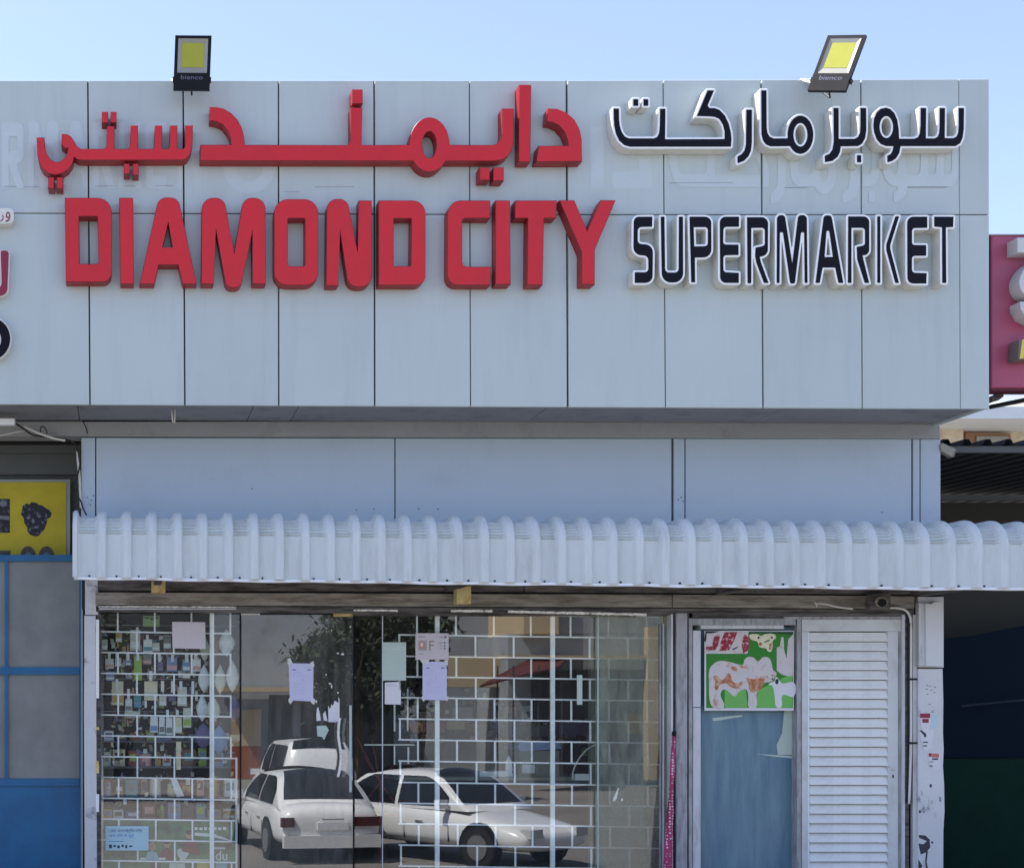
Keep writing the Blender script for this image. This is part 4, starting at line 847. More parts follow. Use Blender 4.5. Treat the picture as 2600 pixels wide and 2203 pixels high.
for r_, p in packs:
    i = cnt.get(r_, 0); cnt[r_] = i + 1
    packet(*p[:6], f'{p[4]} pack hanging {ordn[i]} from the left in the {rown[r_]} row behind the left window', 13.1 + random.uniform(0, .08), p[6])
# rods and wires the packs hang from
M['wire'] = flat('display_wire', (150, 156, 156), .4)
for i, y in enumerate((1586, 1654, 1722, 1805)):
    tag(MB().tube([P(256, y, 13.2), P(600, y + 3, 13.2)], .004, 5).make('display_rod', M['wire']), ['topmost', 'second highest', 'third highest', 'lowest'][i] + ' of the thin display rods behind the left window', 'rod')
# pouches strung at the right of the left window
def pouch(cx, cy, hw, hh, c, label):
    Y = 13.1; V_, Fc = [], []; n = 12; m = 7
    c0 = (230 + cx / 4.9, 1500 + cy / 4.9); rw, rh = hw * 1.22 / 4.9, hh / 4.9
    for i in range(m + 1):
        t = i / m; y = c0[1] - rh + 2 * rh * t; w_ = rw * (math.sin(math.pi * min(1, t * 1.0)) ** .9) * (0.75 + .5 * t if t < .6 else 1.05) + .15
        for k in range(n):
            a = 2 * math.pi * k / n; q = P(c0[0] + w_ * math.cos(a), y, Y); V_.append(Vector((q.x, Y + .035 * math.sin(a) * w_ / rw, q.z)))
    for i in range(m):
        for k in range(n): Fc.append((i * n + k, i * n + (k + 1) % n, (i + 1) * n + (k + 1) % n, (i + 1) * n + k))
    Fc += [tuple(range(n)), tuple(m * n + k for k in range(n))]
    o = mesh_obj('hanging_pouch', V_, Fc, M['pk_' + c], None, True); tag(o, label, 'pouch', 'pouches strung beside the grille post')
for cx, cy, hw, hh, c, lb in ((1420, 720, 50, 160, 'pale', 'pale pouch left of the grille post, topmost of its string'), (1690, 640, 88, 170, 'white', 'white pouch right of the grille post, topmost of its string'), (1560, 680, 30, 160, 'brown', 'brown pouch tight beside the grille post near the top of the left window'), (1412, 1090, 62, 180, 'white', 'white pouch left of the grille post, second down its string'), (1612, 1100, 58, 190, 'pale', 'pale pouch just right of the grille post, second down'), (1765, 1060, 66, 205, 'white', 'white pouch at the window edge, second down the outer string'), (1388, 1450, 58, 175, 'white', 'white pouch left of the grille post, third down its string'), (1525, 1470, 75, 165, 'pale', 'pale olive pouch overlapping the grille post, third down'), (1792, 1470, 60, 190, 'purple', 'lilac pouch at the window edge, third down the outer string'), (1400, 1800, 92, 170, 'purple', 'dark purple pouch left of the grille post, lowest of its string'), (1600, 1850, 88, 190, 'blue', 'pale blue pouch right of the grille post, lowest of its string')):
    pouch(cx, cy, hw, hh, c, lb)
def paper(name, pts, Y, m, label, cat='notice', prints=(), tapes=()):
    t = thing(name, P(pts[0][0], max(p[1] for p in pts), Y), label, cat)
    prism('sheet', [pts], Y, Y + .0012, M[m], t)
    for i, (q, pm) in enumerate(prints): prism('print', [q], Y - .0003 - i * .00006, Y - .0001, M[pm], t)
    for q in tapes: prism('tape', [q], Y - .0025, Y - .0017, M['tape'], t)
    return t
YP = YG - .004
M['g_card'] = flat('green_card', (140, 176, 110)); M['bag_dark'] = flat('dark_print', (60, 80, 60))
paper('green_card', rc(363, 1563, 405, 1590), 13.08, 'g_card', 'small green card with dark print at the top of the left window', 'card', [(rc(367, 1566, 378, 1570), 'bag_dark'), (rc(382, 1568, 390, 1573), 'bag_dark'), (rc(394, 1566, 402, 1570), 'bag_dark')])
paper('sheet_of_paper', fil([(437, 1578, 2), (521, 1579, 2), (522, 1647), (438, 1645, 2)]), YP, 'pink', 'blank pale pink sheet on the left window beside the grille post', 'paper')
def doc(px0, py0, w_, h_): return [(rc(px0 + w_ * .12, py0 + h_ * (.27 + .045 * i), px0 + w_ * (.6 + .3 * ((i * 7) % 5) / 5), py0 + h_ * (.276 + .045 * i)), 'ink2') for i in range(13) if i not in (3, 4, 7)] + [(rc(px0 + w_ * .14, py0 + h_ * .16, px0 + w_ * .28, py0 + h_ * .185), 'ink'), (rc(px0 + w_ * .76, py0 + h_ * .16, px0 + w_ * .92, py0 + h_ * .185), 'ink'), (rc(px0 + w_ * .25, py0 + h_ * .235, px0 + w_ * .5, py0 + h_ * .242), 'ink2'), (rc(px0 + w_ * .3, py0 + h_ * .45, px0 + w_ * .36, py0 + h_ * .465), 'ink2'), (rc(px0 + w_ * .52, py0 + h_ * .42, px0 + w_ * .6, py0 + h_ * .45), 'ink2'), (rc(px0 + w_ * .16, py0 + h_ * .56, px0 + w_ * .46, py0 + h_ * .568), 'ink2'), (rc(px0 + w_ * .16, py0 + h_ * .6, px0 + w_ * .36, py0 + h_ * .606), 'ink2'), (rc(px0 + w_ * .5, py0 + h_ * .9, px0 + w_ * .9, py0 + h_ * .905), 'ink2')]
M['ink2'] = flat('ink_faint', (176, 174, 200))
Yd = YG - .0225
paper('taped_notice', [(733, 1683), (796, 1684), (795, 1780), (736, 1777)], Yd, 'lav', 'lavender printed notice taped by its four corners to the glass door', 'notice', doc(734, 1683, 61, 96),
      ([(731, 1672), (737, 1670), (744, 1684), (734, 1688), (730, 1684)], [(788, 1682), (795, 1677), (799, 1690), (793, 1694), (786, 1688)], [(734, 1770), (744, 1777), (738, 1787), (732, 1780)], [(788, 1777), (795, 1770), (801, 1777), (797, 1788), (790, 1783)]))
paper('torn_paper', [(805, 1797), (808, 1794), (812, 1810), (815, 1828), (804, 1830), (803, 1815)], Yd, 'paper', 'narrow torn white paper remnant on the glass door left of the handles', 'paper')
paper('torn_paper', [(820, 1812), (826, 1804), (829, 1818), (832, 1830), (822, 1828)], Yd, 'paper', 'smallest torn paper sliver in the middle of the remnants on the glass door', 'paper')
paper('torn_paper', [(833, 1790), (838, 1800), (842, 1786), (845, 1792), (850, 1778), (860, 1784), (859, 1768), (862, 1775), (862, 1833), (834, 1832)], Yd, 'paper', 'largest torn white paper remnant, just left of the door handles', 'paper')
paper('sticker_remnant', [(804, 1842), (828, 1841), (835, 1852), (828, 1866), (823, 1878), (818, 1870), (806, 1868)], Yd, 'green_p', 'pale greenish sticker remnant below the torn papers on the glass door', 'sticker')
for i, (x, y, w_, h_) in enumerate(((858, 1658, 7, 4), (870, 1660, 9, 6), (828, 1712, 4, 4), (838, 1735, 7, 5), (842, 1742, 4, 10), (858, 1758, 5, 5), (803, 1780, 5, 8), (842, 1600, 3, 4), (829, 1602, 2, 3), (890, 1590, 4, 4))):
    prism('glue_spot', [ell(x, y, w_ / 2, h_ / 2, n=7)], Yd, Yd + .001, M['pk_pale'], GD)
paper('notice_sheet', rc(971.5, 1630, 1031, 1727), YG - .004, 'green_p', 'plain pale green sheet at the left of the right window', 'notice', [(rc(974, 1641, 1028, 1642.5), 'pk_pale'), (rc(974, 1646, 1028, 1648), 'pk_pale')])
paper('notice_sheet', [(977, 1732), (1013, 1730), (1014, 1746), (1018, 1752), (1018, 1788), (977, 1787)], YG - .004, 'paper', 'small white sheet with a nicked edge below the pale green one', 'notice', [(rc(980, 1736, 1000, 1737), 'ink2'), (rc(980, 1740, 1008, 1741), 'ink2')])
M['ph_o'] = flat('photo_orange', (206, 130, 96)); M['ph_l'] = flat('photo_light', (232, 214, 200)); M['ph_g'] = flat('photo_grey', (160, 160, 160)); M['txt'] = flat('text_grey', (120, 112, 110)); M['txt2'] = flat('text_tan', (150, 136, 112))
pp = paper('notice_sheet', rc(1055, 1607, 1139, 1674), YG - .005, 'pink', 'wide printed certificate with an orange picture and a large letter at the right window', 'notice',
      [(rc(1062, 1625, 1084, 1651), 'ph_g'), (ell(1071, 1637, 6, 10, n=14), 'ph_o'), (ell(1071, 1636, 3.5, 5.5, n=10), 'ph_l'), (rc(1128, 1614, 1133, 1619), 'ink'), (rc(1114, 1616, 1126, 1617.5), 'txt'), (rc(1127, 1629, 1131, 1633), 'ink'), (rc(1127, 1637, 1131, 1641), 'ink'), (rc(1127, 1644, 1131, 1648), 'ink'), (rc(1113, 1630, 1124, 1631.5), 'txt'), (rc(1113, 1638, 1124, 1639), 'txt'), (rc(1116, 1645, 1124, 1646), 'txt'), (rc(1062, 1615, 1080, 1617), 'txt'), (rc(1062, 1659, 1075, 1660.2), 'txt')])
text_mesh('print', 'F', 1090, 1626, 1102, 1651, YG - .0062, M['txt2'], pp)
paper('notice_sheet', [(1073, 1679), (1132, 1679), (1135, 1700), (1134, 1768), (1136, 1774), (1130, 1777), (1080, 1776), (1073, 1772)], YG - .0064, 'lav', 'lavender printed notice taped below the certificate on the right window', 'notice', doc(1074, 1678, 60, 98),
      ([(1066, 1674), (1090, 1674), (1088, 1684), (1074, 1686)], [(1071, 1766), (1080, 1773), (1076, 1781), (1071, 1774)], [(1130, 1773), (1137, 1766), (1140, 1772), (1134, 1780)], [(1128, 1676), (1138, 1675), (1136, 1690), (1131, 1686)]))
paper('label_strip', rc(1465, 1713, 1478.5, 1788), YG - .004, 'green_p', 'upright pale label strip stuck on the right window right of the second post', 'label')
for x0, y0, x1, y1, lb in ((1033.5, 1748, 1037, 1855, 'taller of two thin white sticks behind the left end of the right window'), (1000, 1788, 1004, 1856, 'shorter thin white stick left of the taller one behind the right window'), (1000, 1893, 1003.5, 1940, 'lower white stick under the short one behind the right window'), (1035, 1896, 1039, 1938, 'lower white stick under the tall one behind the right window')):
    tag(pbox('white_stick', x0, y0, x1, y1, 13.05, 13.06, M['handle']), lb, 'stick')
tag(pbox('white_rail', 925, 1888.5, 1053, 1891.5, 13.05, 13.06, M['handle']), 'thin level white rail behind the left end of the right window', 'rail')
for pts, lb in (([(1569, 2000), (1572, 1999), (1566, 2025), (1562, 2032), (1556, 2033), (1558, 2024)], 'large white glue splash on the dusty right pane'), ([(1578, 2025), (1582, 2026), (1581, 2033), (1577, 2032)], 'small pale glue drop beside the splash on the right pane')):
    tag(prism('glue_splash', [pts], YG - .033, YG - .0302, M['handle']), lb, 'stain')
# stickers at the lower left window
t = paper('blue_sticker', rc(268, 2096, 377, 2158), YP, 'st_cyan', 'pale blue sticker with small blue print at the lower left corner of the left window', 'sticker')
M['navyprint'] = flat('navy_print', (60, 66, 130)); M['bprint'] = flat('blue_print', (40, 130, 190))
text_mesh('print', '1,000 \u0905\u0902\u0924\u0930\u0930\u093e\u0937\u094d\u091f\u094d\u0930\u0940\u092f \u092e\u093f\u0928\u091f', 276, 2102, 362, 2114, YP - .001, M['navyprint'], t)
text_mesh('print', '\u0906\u092a \u0926\u093f\u0932 \u0938\u0947 \u091c\u0941\u0921\u093c\u0947', 276, 2115, 340, 2126, YP - .001, M['bprint'], t)
prism('print', [rc(276, 2134, 315, 2135.5)], YP - .001, YP - .0002, M['bprint'], t)
for i, x in enumerate((277, 288, 298, 309, 318, 328)): prism('print', [rc(x, 2143 + (i % 3), x + (7, 6, 6, 5, 5, 8)[i], 2152 - (i % 2) * 3)], YP - .001, YP - .0002, M['st_txt'], t)
M['pg'] = mat('poster_green', (50, 140, 84), .5, .2, 6, c2=(40, 76, 70), th=(.4, .6), c2s=5); M['pskin'] = flat('print_skin', (196, 150, 120)); M['phair'] = flat('print_hair', (40, 32, 30)); M['pmar'] = flat('print_maroon', (120, 44, 52)); M['pshirt'] = flat('print_shirt', (150, 190, 200)); M['pyel'] = flat('print_yellow', (200, 190, 100))
ad = thing('advert_poster', P(430, 2300, 13.02), 'dark green advertising poster with people, a heart and the letters du in the left window', 'poster')
prism('sheet', [rc(260, 2082, 596, 2330)], 13.02, 13.024, M['pg'], ad)
for q, m in ((ell(386, 2148, 10, 12, n=12), 'pskin'), (ell(386, 2140, 12, 7, n=12), 'phair'), ([(370, 2180), (374, 2162), (386, 2158), (398, 2164), (404, 2182)], 'pshirt'), ([(404, 2182), (410, 2158), (424, 2150), (438, 2160), (442, 2184)], 'pmar'), (ell(424, 2142, 8, 10, n=12), 'pskin'), (ell(424, 2136, 9, 6, n=12), 'phair'), (ell(480, 2118, 9, 11, n=12), 'pskin'), (ell(481, 2112, 10, 6, n=12), 'phair'), ([(462, 2160), (468, 2134), (482, 2128), (500, 2138), (506, 2170)], 'pmar'), (smooth([(464, 2182), (450, 2166), (452, 2154), (460, 2153), (464, 2159), (470, 2153), (478, 2156), (478, 2168)]), 'pk_pale'), (rc(356, 2176, 420, 2181), 'tagw'), (rc(456, 2180, 530, 2184), 'pk_cream'), ([(494, 2112), (545, 2116), (596, 2136), (540, 2124), (494, 2120)], 'tagw'), (rc(542, 2150, 572, 2154), 'tagw'), (rc(430, 2190, 470, 2203), 'pk_pale'), (rc(500, 2188, 530, 2203), 'pyel'), (rc(548, 2190, 576, 2203), 'pshirt'), (rc(384, 2190, 408, 2206), 'phair')):
    prism('print', [q], 13.018 - random.uniform(0, .0008), 13.0195, M[m], ad)
text_mesh('print', 'du', 548, 2158, 577, 2183, 13.0172, M['tagw'], ad)
for i in range(7): prism('print', [rc(494 + i * 12, 2098 + i % 2, 502 + i * 12, 2106)], 13.0175, 13.0195, M['tagw'], ad)
# shelves and goods below the packs
for i, (y, lb) in enumerate(((1880, 'upper'), (1945, 'middle'), (2022, 'third'), (2078, 'lowest'))):
    tag(pbox('shelf', 258, y, 604, y + 4, 13.2, 13.75, M['shelf']), lb + ' grey shelf holding goods in the left window', 'shelf')
cols = list(PK.keys()); gi = 0
for row, (y, hmax) in enumerate(((1880, 30), (1945, 50), (2022, 55), (2078, 44))):
    x = 264; k = 0
    while x < 590:
        w_ = random.uniform(14, 40); h_ = random.uniform(.45, .95) * hmax; c = cols[(gi * 5 + row * 3) % len(cols)]; gi += 1; Y = 13.24 + random.uniform(0, .1)
        t = thing('goods_box', P(x + w_ / 2, y, Y), f'{c} carton {ordn[min(k, 9)] if k < 10 else "last"} from the left on the {("upper", "middle", "third", "lowest")[row]} shelf of the left window', 'carton', 'cartons on the window shelves')
        if k >= 10: t['label'] = f'{c} carton at the right end of the {("upper", "middle", "third", "lowest")[row]} shelf in the left window, number {k + 1}'
        if random.random() < .35:
            r0 = w_ / 2 * 13.24 / F; p = P(x + w_ / 2, y, Y); V_ = MB(); top = P(0, y - h_, Y).z
            V_.tube([Vector((p.x, Y + r0, p.z)), Vector((p.x, Y + r0, top))], r0 * .8, 12).make('jar', M['pk_' + c], t, False); V_ = MB(); V_.tube([Vector((p.x, Y + r0, top)), Vector((p.x, Y + r0, top + .02))], r0 * .6, 12).make('lid', M['pk_' + cols[(gi * 7) % len(cols)]], t)
        else:
            pbox('box', x, y - h_, x + w_, y, Y, Y + .16, M['pk_' + c], t); pbox('label', x + w_ * .15, y - h_ * .8, x + w_ * .85, y - h_ * .35, Y - .002, Y - .0003, M['pk_' + cols[(gi * 3 + 2) % len(cols)]], t)
        x += w_ + random.uniform(2, 10); k += 1
# the uncountable jumble of small stock hanging and lying further back
def jumble(name, label, regions, Y0, Y1, n, seed, smin=3, smax=11):
    rnd = random.Random(seed); ms = [M['pk_' + k] for k in cols]; V_, Fc, fm = [], [], []
    for i in range(n):
        x0, y0, x1, y1 = regions[i % len(regions)]; x, y = rnd.uniform(x0, x1), rnd.uniform(y0, y1); w_, h_ = rnd.uniform(smin, smax), rnd.uniform(smin, smax * 1.5); Y = rnd.uniform(Y0, Y1)
        a = P(x, y + h_, Y); b = P(x + w_, y, Y); k = len(V_); t_ = rnd.uniform(-.01, .01); m_ = rnd.choice([0, 0, 1, 1, 5, 7, 9, 10, 12, 4, 6, 11, 2, 3, 8]) % len(cols)
        for yy in (Y, Y + .03): V_ += [(a.x, yy, a.z), (b.x, yy, a.z + t_), (b.x + t_, yy, b.z), (a.x + t_, yy, b.z - t_)]
        for q in ((0, 1, 2, 3), (7, 6, 5, 4), (0, 4, 5, 1), (1, 5, 6, 2), (2, 6, 7, 3), (3, 7, 4, 0)): Fc.append(tuple(k + z for z in q)); fm.append(m_)
    o = mesh_obj(name, V_, Fc, None, None, mats=ms, fm=fm); return tag(o, label, 'stock', kind='stuff')
jumble('small_stock', 'jumble of small pale packs and bottles crowding the left window behind the hanging rows', [(262, 1600, 510, 1650), (262, 1660, 520, 1720), (262, 1730, 520, 1800), (262, 1806, 560, 1866), (262, 1880, 590, 1935), (262, 1950, 590, 2080)], 13.2, 13.5, 520, 4)
jumble('small_stock', 'jumble of dim stock on the rear shelves seen through the right window', [(1020, 1740, 1240, 1870), (1330, 1820, 1500, 1900), (1250, 1780, 1340, 1880)], 15.3, 15.9, 170, 8, 5, 18)
# paper streamer and small items
tag(prism('cream_tube', [fil([(447, 1882, 2), (460, 1882, 2), (459, 1953), (448, 1953)])], 13.1, 13.13, M['pk_cream']), 'upright cream paper tube behind the left window below the pink sheet', 'tube')
tag(prism('shoe', [[(434, 1978), (448, 1976), (468, 2020), (448, 2022)]], 13.12, 13.17, M['pk_white']), 'white and navy striped sandal leaning behind the left window', 'sandal')
# counter, machines and red stand behind the right window
ct = thing('counter', P(1240, 2300, 13.9), 'dark counter with a light top behind the right window', 'counter')
pbox('top', 1010, 1972, 1500, 1980, 13.6, 14.3, M['pale_inside'], ct); pbox('body', 1015, 1980, 1495, 2330, 13.64, 14.25, M['inside'], ct)
pr_ = thing('till', P(1365, 1972, 13.9), 'pale till with a blue-tinted lid on the counter behind the right window', 'till')
pbox('body', 1318, 1905, 1420, 1972, 13.8, 14.1, M['pale_inside'], pr_); prism('lid', [[(1312, 1892), (1330, 1880), (1422, 1882), (1426, 1900), (1322, 1908)]], 13.78, 14.12, M['pk_blue'], pr_, .004); pbox('display', 1326, 1940, 1358, 1962, 13.79, 13.8, M['tagw'], pr_)
prn = thing('receipt_printer', P(1255, 1972, 13.8), 'white receipt printer on the counter left of the till', 'printer')
prism('body', [[(1218, 1958), (1300, 1956), (1304, 1972), (1218, 1972)]], 13.7, 13.9, M['pk_white'], prn, .003); prism('paper', [[(1284, 1956), (1286, 1930), (1292, 1918), (1298, 1930), (1302, 1956)]], 13.74, 13.76, M['tagw'], prn)
mo = thing('monitor', P(1130, 1972, 13.9), 'dark monitor on the counter behind the second grille bay', 'monitor')
pbox('screen', 1050, 1885, 1160, 1960, 13.85, 13.88, M['black'], mo); pbox('stand', 1098, 1960, 1112, 1973, 13.86, 13.9, M['black'], mo)
cable('white_lead', cr([P(1516, 1888, 13.3), P(1490, 1902, 13.3), P(1468, 1928, 13.3), P(1456, 1955, 13.3), P(1453, 1975, 13.3)]), .008, M['wcable'], 'white lead curving up from the counter behind the right window')
tag(pbox('card_reader', 1460, 1964, 1496, 1980, 13.3, 13.4, M['pk_white']), 'white card reader on the counter at the foot of the curved white lead', 'card reader')
for i, (x0, y0, x1, y1, c) in enumerate(((1040, 1835, 1130, 1858, 'red'), (1135, 1830, 1180, 1852, 'gold'), (1185, 1836, 1235, 1860, 'brown'), (1290, 1840, 1400, 1868, 'grey'), (1050, 1770, 1095, 1800, 'dark'), (1150, 1795, 1200, 1828, 'grey'), (1420, 1835, 1500, 1866, 'purple'))):
    tag(pbox('stock_box', x0, y0, x1, y1, 15.2, 15.5, M['pk_' + c]), f'{c} stock box {ordn[i]} along the dim rear shelf behind the right window', 'box', 'stock boxes at the rear of the shop')
rdm = flat('red_metal', (104, 14, 18), .5); M['rdm'] = rdm
rs_ = thing('red_stand', P(960, 2250, 13.4), 'red spoked metal display stand behind the glass beside the door', 'stand')
hub = P(965, 1985, 13.4)
for (x, y) in ((905, 1870), (925, 1920), (1015, 2055), (1005, 1935), (900, 2070), (945, 1880)): MB().tube([hub, P(x, y, 13.4)], .007, 6).make('spoke', rdm, rs_)
MB().tube([P(900, 2068, 13.4), P(1016, 2066, 13.4)], .014, 6).make('base_rail', rdm, rs_); MB().tube([hub, P(966, 2250, 13.42)], .009, 8).make('post', rdm, rs_)

# ------------------------------------------------------------------ centre frames, poster panel and louvred door
FR = thing('poster_bay', P(1895, 2400, YW), 'narrow bay between window and louvred door, grey frames round a blue painted pane', 'bay')
parts_box(FR, [('frame_strip', 1704, 1558, 1709, 2420, YW - .03, YG + .05, 'frame_l'), ('frame_strip', 1709.5, 1558, 1717, 2420, YW + .0, YG + .05, 'dark'), ('post', 1717.5, 1556, 1745, 2420, YW - .045, YG + .05, 'frame'),
  ('groove', 1745.5, 1556, 1748.5, 2420, YW - .01, YG + .05, 'dark'), ('frame_strip', 1749, 1556, 1758, 2420, YW - .03, YG + .05, 'frame'), ('frame_strip', 1760, 1600, 1779, 1794, YW - .036, YG + .05, 'frame_l'), ('frame_strip', 1760, 1796, 1779, 2420, YW - .03, YG + .05, 'frame_l'),
  ('head_frame', 1758.5, 1570, 2020, 1586, YW - .034, YG + .05, 'frame'), ('head_frame', 1779.5, 1586.5, 1990, 1596, YW - .02, YG + .05, 'frame_l'), ('pane', 1779.5, 1590, 2021, 2420, YG - .03, YG - .01, 'teal'),
  ('gap', 2017, 1588, 2022, 1962, YG - .05, YG - .031, 'dark'), ('jamb', 2024, 1570, 2034, 2420, YW - .036, YG + .05, 'frame')])
prism('worn_strip', [[(1992, 1800), (2016, 1800), (2016, 1915), (1975, 1915), (1972, 1890), (1986, 1860)]], YG - .034, YG - .031, M['green_p'], FR)
prism('scratch', [[(1920, 1913), (2010, 1918), (2010, 1924), (1960, 1919)]], YG - .033, YG - .0305, M['green_p'], FR)
prism('scratch', [[(1808, 1822), (1882, 1814), (1886, 1818), (1812, 1830)]], YG - .033, YG - .0305, M['green_p'], FR)
for nm in (0,):
    YPo = YW - .012
    po = thing('bull_poster', P(1900, 1803, YPo), 'green poster of a spotted bull and a white calf below cuts of raw meat', 'poster')
    zp = Z(1700, 1480, 4.6425)
    prism('sheet', [zp([(412, 560), (1470, 560), (1465, 1500), (412, 1500)])], YPo, YPo + .002, M['paper'], po)
    M['g1'] = flat('print_green', (44, 128, 30)); M['g2'] = flat('print_light_green', (110, 184, 88)); M['bull'] = mat('print_bull', (210, 202, 200), .6, .06, 8, c2=(186, 146, 116), th=(.54, .66), c2s=9); M['bro'] = mat('print_brown', (176, 104, 60), .6, .2, 20, c2=(206, 170, 140), th=(.45, .6), c2s=16)
    M['meat'] = mat('print_meat', (150, 26, 52), .6, .2, 20, c2=(220, 180, 180), th=(.52, .6), c2s=30); M['gd'] = flat('print_dark_green', (20, 76, 20)); M['pkd'] = flat('print_black', (30, 26, 30))
    lay = [([(430, 575), (1462, 570), (1455, 1470), (432, 1470)], 'g1'), ([(415, 575), (930, 575), (920, 830), (412, 830)], 'bull'),
      ([(650, 1250), (900, 1250), (920, 1465), (650, 1465)], 'g2'), ([(1040, 1260), (1450, 1060), (1450, 1465), (1020, 1465)], 'g2'),
      (smooth([(465, 1180), (470, 1020), (520, 950), (600, 915), (720, 930), (860, 960), (885, 900), (930, 868), (990, 875), (1040, 920), (1070, 900), (1110, 868), (1170, 880), (1200, 930), (1220, 1020), (1260, 1060), (1240, 1120), (1200, 1160), (1130, 1170), (1080, 1240), (1030, 1290), (1020, 1460), (935, 1460), (930, 1330), (900, 1250), (830, 1270), (770, 1330), (700, 1280), (640, 1250), (600, 1310), (640, 1460), (520, 1465), (475, 1380)]), 'bull'),
      (smooth([(515, 1100), (560, 1090), (620, 1140), (690, 1060), (720, 1080), (740, 1150), (800, 1180), (860, 1160), (800, 1240), (720, 1220), (660, 1180), (590, 1200), (560, 1260), (530, 1240), (540, 1160)]), 'bro'),
      (smooth([(725, 990), (760, 980), (798, 1000), (790, 1035), (755, 1030)]), 'bro'), (smooth([(820, 970), (900, 985), (900, 1000), (860, 1000)]), 'bro'),
      (smooth([(905, 1115), (930, 1120), (1000, 1130), (1090, 1120), (1120, 1140), (1090, 1230), (1000, 1290), (950, 1270), (930, 1190)]), 'bro'),
      ([(420, 590), (440, 570), (430, 690), (410, 680)], 'pkd'), ([(520, 640), (560, 600), (600, 610), (570, 740), (540, 790), (430, 790), (430, 750), (500, 740)], 'meat'), ([(650, 575), (800, 575), (760, 680), (700, 790), (590, 800), (600, 700)], 'meat'), ([(880, 600), (935, 640), (940, 720), (925, 790), (870, 830), (850, 720)], 'meat'), ([(740, 775), (815, 740), (800, 760), (750, 790)], 'pkd'), ([(420, 565), (600, 565), (500, 590), (430, 590)], 'pkd'), ([(940, 570), (1460, 570), (1450, 605), (940, 590)], 'gd'),
      (smooth([(945, 610), (1030, 600), (1080, 620), (1130, 600), (1230, 600), (1255, 640), (1215, 680), (1215, 740), (1195, 805), (1160, 800), (1140, 770), (1060, 750), (1035, 690), (960, 660)]), 'pk_cream'), ([(1115, 690), (1180, 662), (1182, 675), (1120, 702)], 'pkd'), (ell(1050, 640, 14, 14, n=8), 'pkd'), (ell(1205, 640, 14, 14, n=8), 'pkd'), ([(1175, 720), (1205, 700), (1200, 770), (1170, 790)], 'bro'), (ell(1070, 715, 20, 22, n=10), 'bro'),
      ([(1265, 760), (1300, 740), (1320, 630), (1345, 640), (1350, 780), (1380, 890), (1400, 660), (1460, 600), (1460, 1100), (1330, 1080), (1265, 1030)], 'bull'),
      (smooth([(1170, 1190), (1240, 1150), (1260, 1105), (1290, 1140), (1330, 1180), (1470, 1175), (1465, 1330), (1335, 1320), (1320, 1455), (1260, 1455), (1240, 1340), (1215, 1210)]), 'paper'), (smooth([(1245, 1160), (1270, 1125), (1285, 1160), (1265, 1190)]), 'pkd'), (ell(1210, 1085, 10, 7, n=8), 'pkd'), (ell(1150, 1100, 8, 12, n=8), 'bro'), (ell(1215, 1130, 10, 10, n=8), 'pkd')]
    for i, (q, m) in enumerate(lay): prism('print', [zp(q)], YPo - .0004 - i * .00012, YPo - .0001, M[m], po)
LD = thing('louvred_door', P(2160, 2400, YW), 'white louvred door with many level slats, closed, beside the right pillar', 'door')
parts_box(LD, [('head', 2036, 1572, 2292, 1602, YW - .03, YG + .02, 'louvre_f'), ('stile', 2036, 1602.5, 2054, 2420, YW - .03, YG + .02, 'louvre_f'), ('stile', 2254.5, 1602.5, 2280, 2420, YW - .03, YG + .02, 'louvre_f'), ('backing', 2050, 1600, 2260, 2420, YG + .025, YG + .04, 'dark'), ('inner_lip', 2052, 1606, 2055, 2420, YW - .034, YW - .0302, 'trim')])
sl0 = None
for i in range(33):
    y = 1607 + 24.25 * i
    a = P(2054.5, y + 24, YW - .018); b = P(2254, y, YW - .018); pz = a.z; q = 24.25 * YW / F
    tlt = .010
    if sl0 is None:
        v = []
        for z_, yy in ((pz + .012, YW - .028), (pz + .02, YW - .030), (pz + q + .006, YW - .004), (pz + q + .006, YW + .004), (pz + .02, YW - .022), (pz + .012, YW - .022)): v.append((yy, z_))
        V_ = [(a.x, yy, z_) for yy, z_ in v] + [(b.x, yy, z_) for yy, z_ in v]; n = len(v)
        Fc = [(j, (j + 1) % n, n + (j + 1) % n, n + j) for j in range(n)] + [tuple(range(n)), tuple(range(n, 2 * n))[::-1]]
        sl0 = mesh_obj('slat', V_, Fc, M['louvre'], LD)
    else: again(sl0, (0, 0, -q * i), LD)
pbox('latch', 2252, 1944, 2276, 1948, YW - .038, YW - .031, M['frame_l'], LD); pbox('latch', 2262, 1953, 2272, 1955, YW - .036, YW - .031, M['frame'], LD); pbox('keyhole', 2266, 1966, 2269.5, 1974, YW - .033, YW - .0305, M['dark'], LD)
DF = thing('door_frame', P(2300, 2400, YW), 'stained aluminium door frame with trunking between the louvred door and the right pillar', 'door frame')
parts_box(DF, [('head', 1990, 1565, 2300, 1571, YW - .04, YG, 'frame'), ('jamb', 2281, 1572, 2290, 2420, YW - .025, YG + .02, 'frame'), ('jamb', 2291, 1560, 2298, 2420, YW - .05, YG + .02, 'frame_l'), ('infill', 2299, 1556, 2308, 2420, YW - .02, YG + .02, 'board2'), ('groove', 2309, 1540, 2330, 2420, YW + .01, YG + .02, 'dark'), ('trunking', 2318, 1560, 2328, 2420, YW - .04, YW + .0, 'frame_l')])
cable('conduit', cr([P(2252, 1543, 12.74), P(2275, 1543, 12.74), P(2297, 1548, 12.74), P(2309, 1562, 12.74), P(2313, 1590, 12.74), P(2313, 1700, 12.74), P(2313, 1850, 12.74), P(2311, 1960, 12.74), P(2308, 2040, 12.74)]), .011, M['wcable'], 'white conduit curving down the right side of the louvred door')
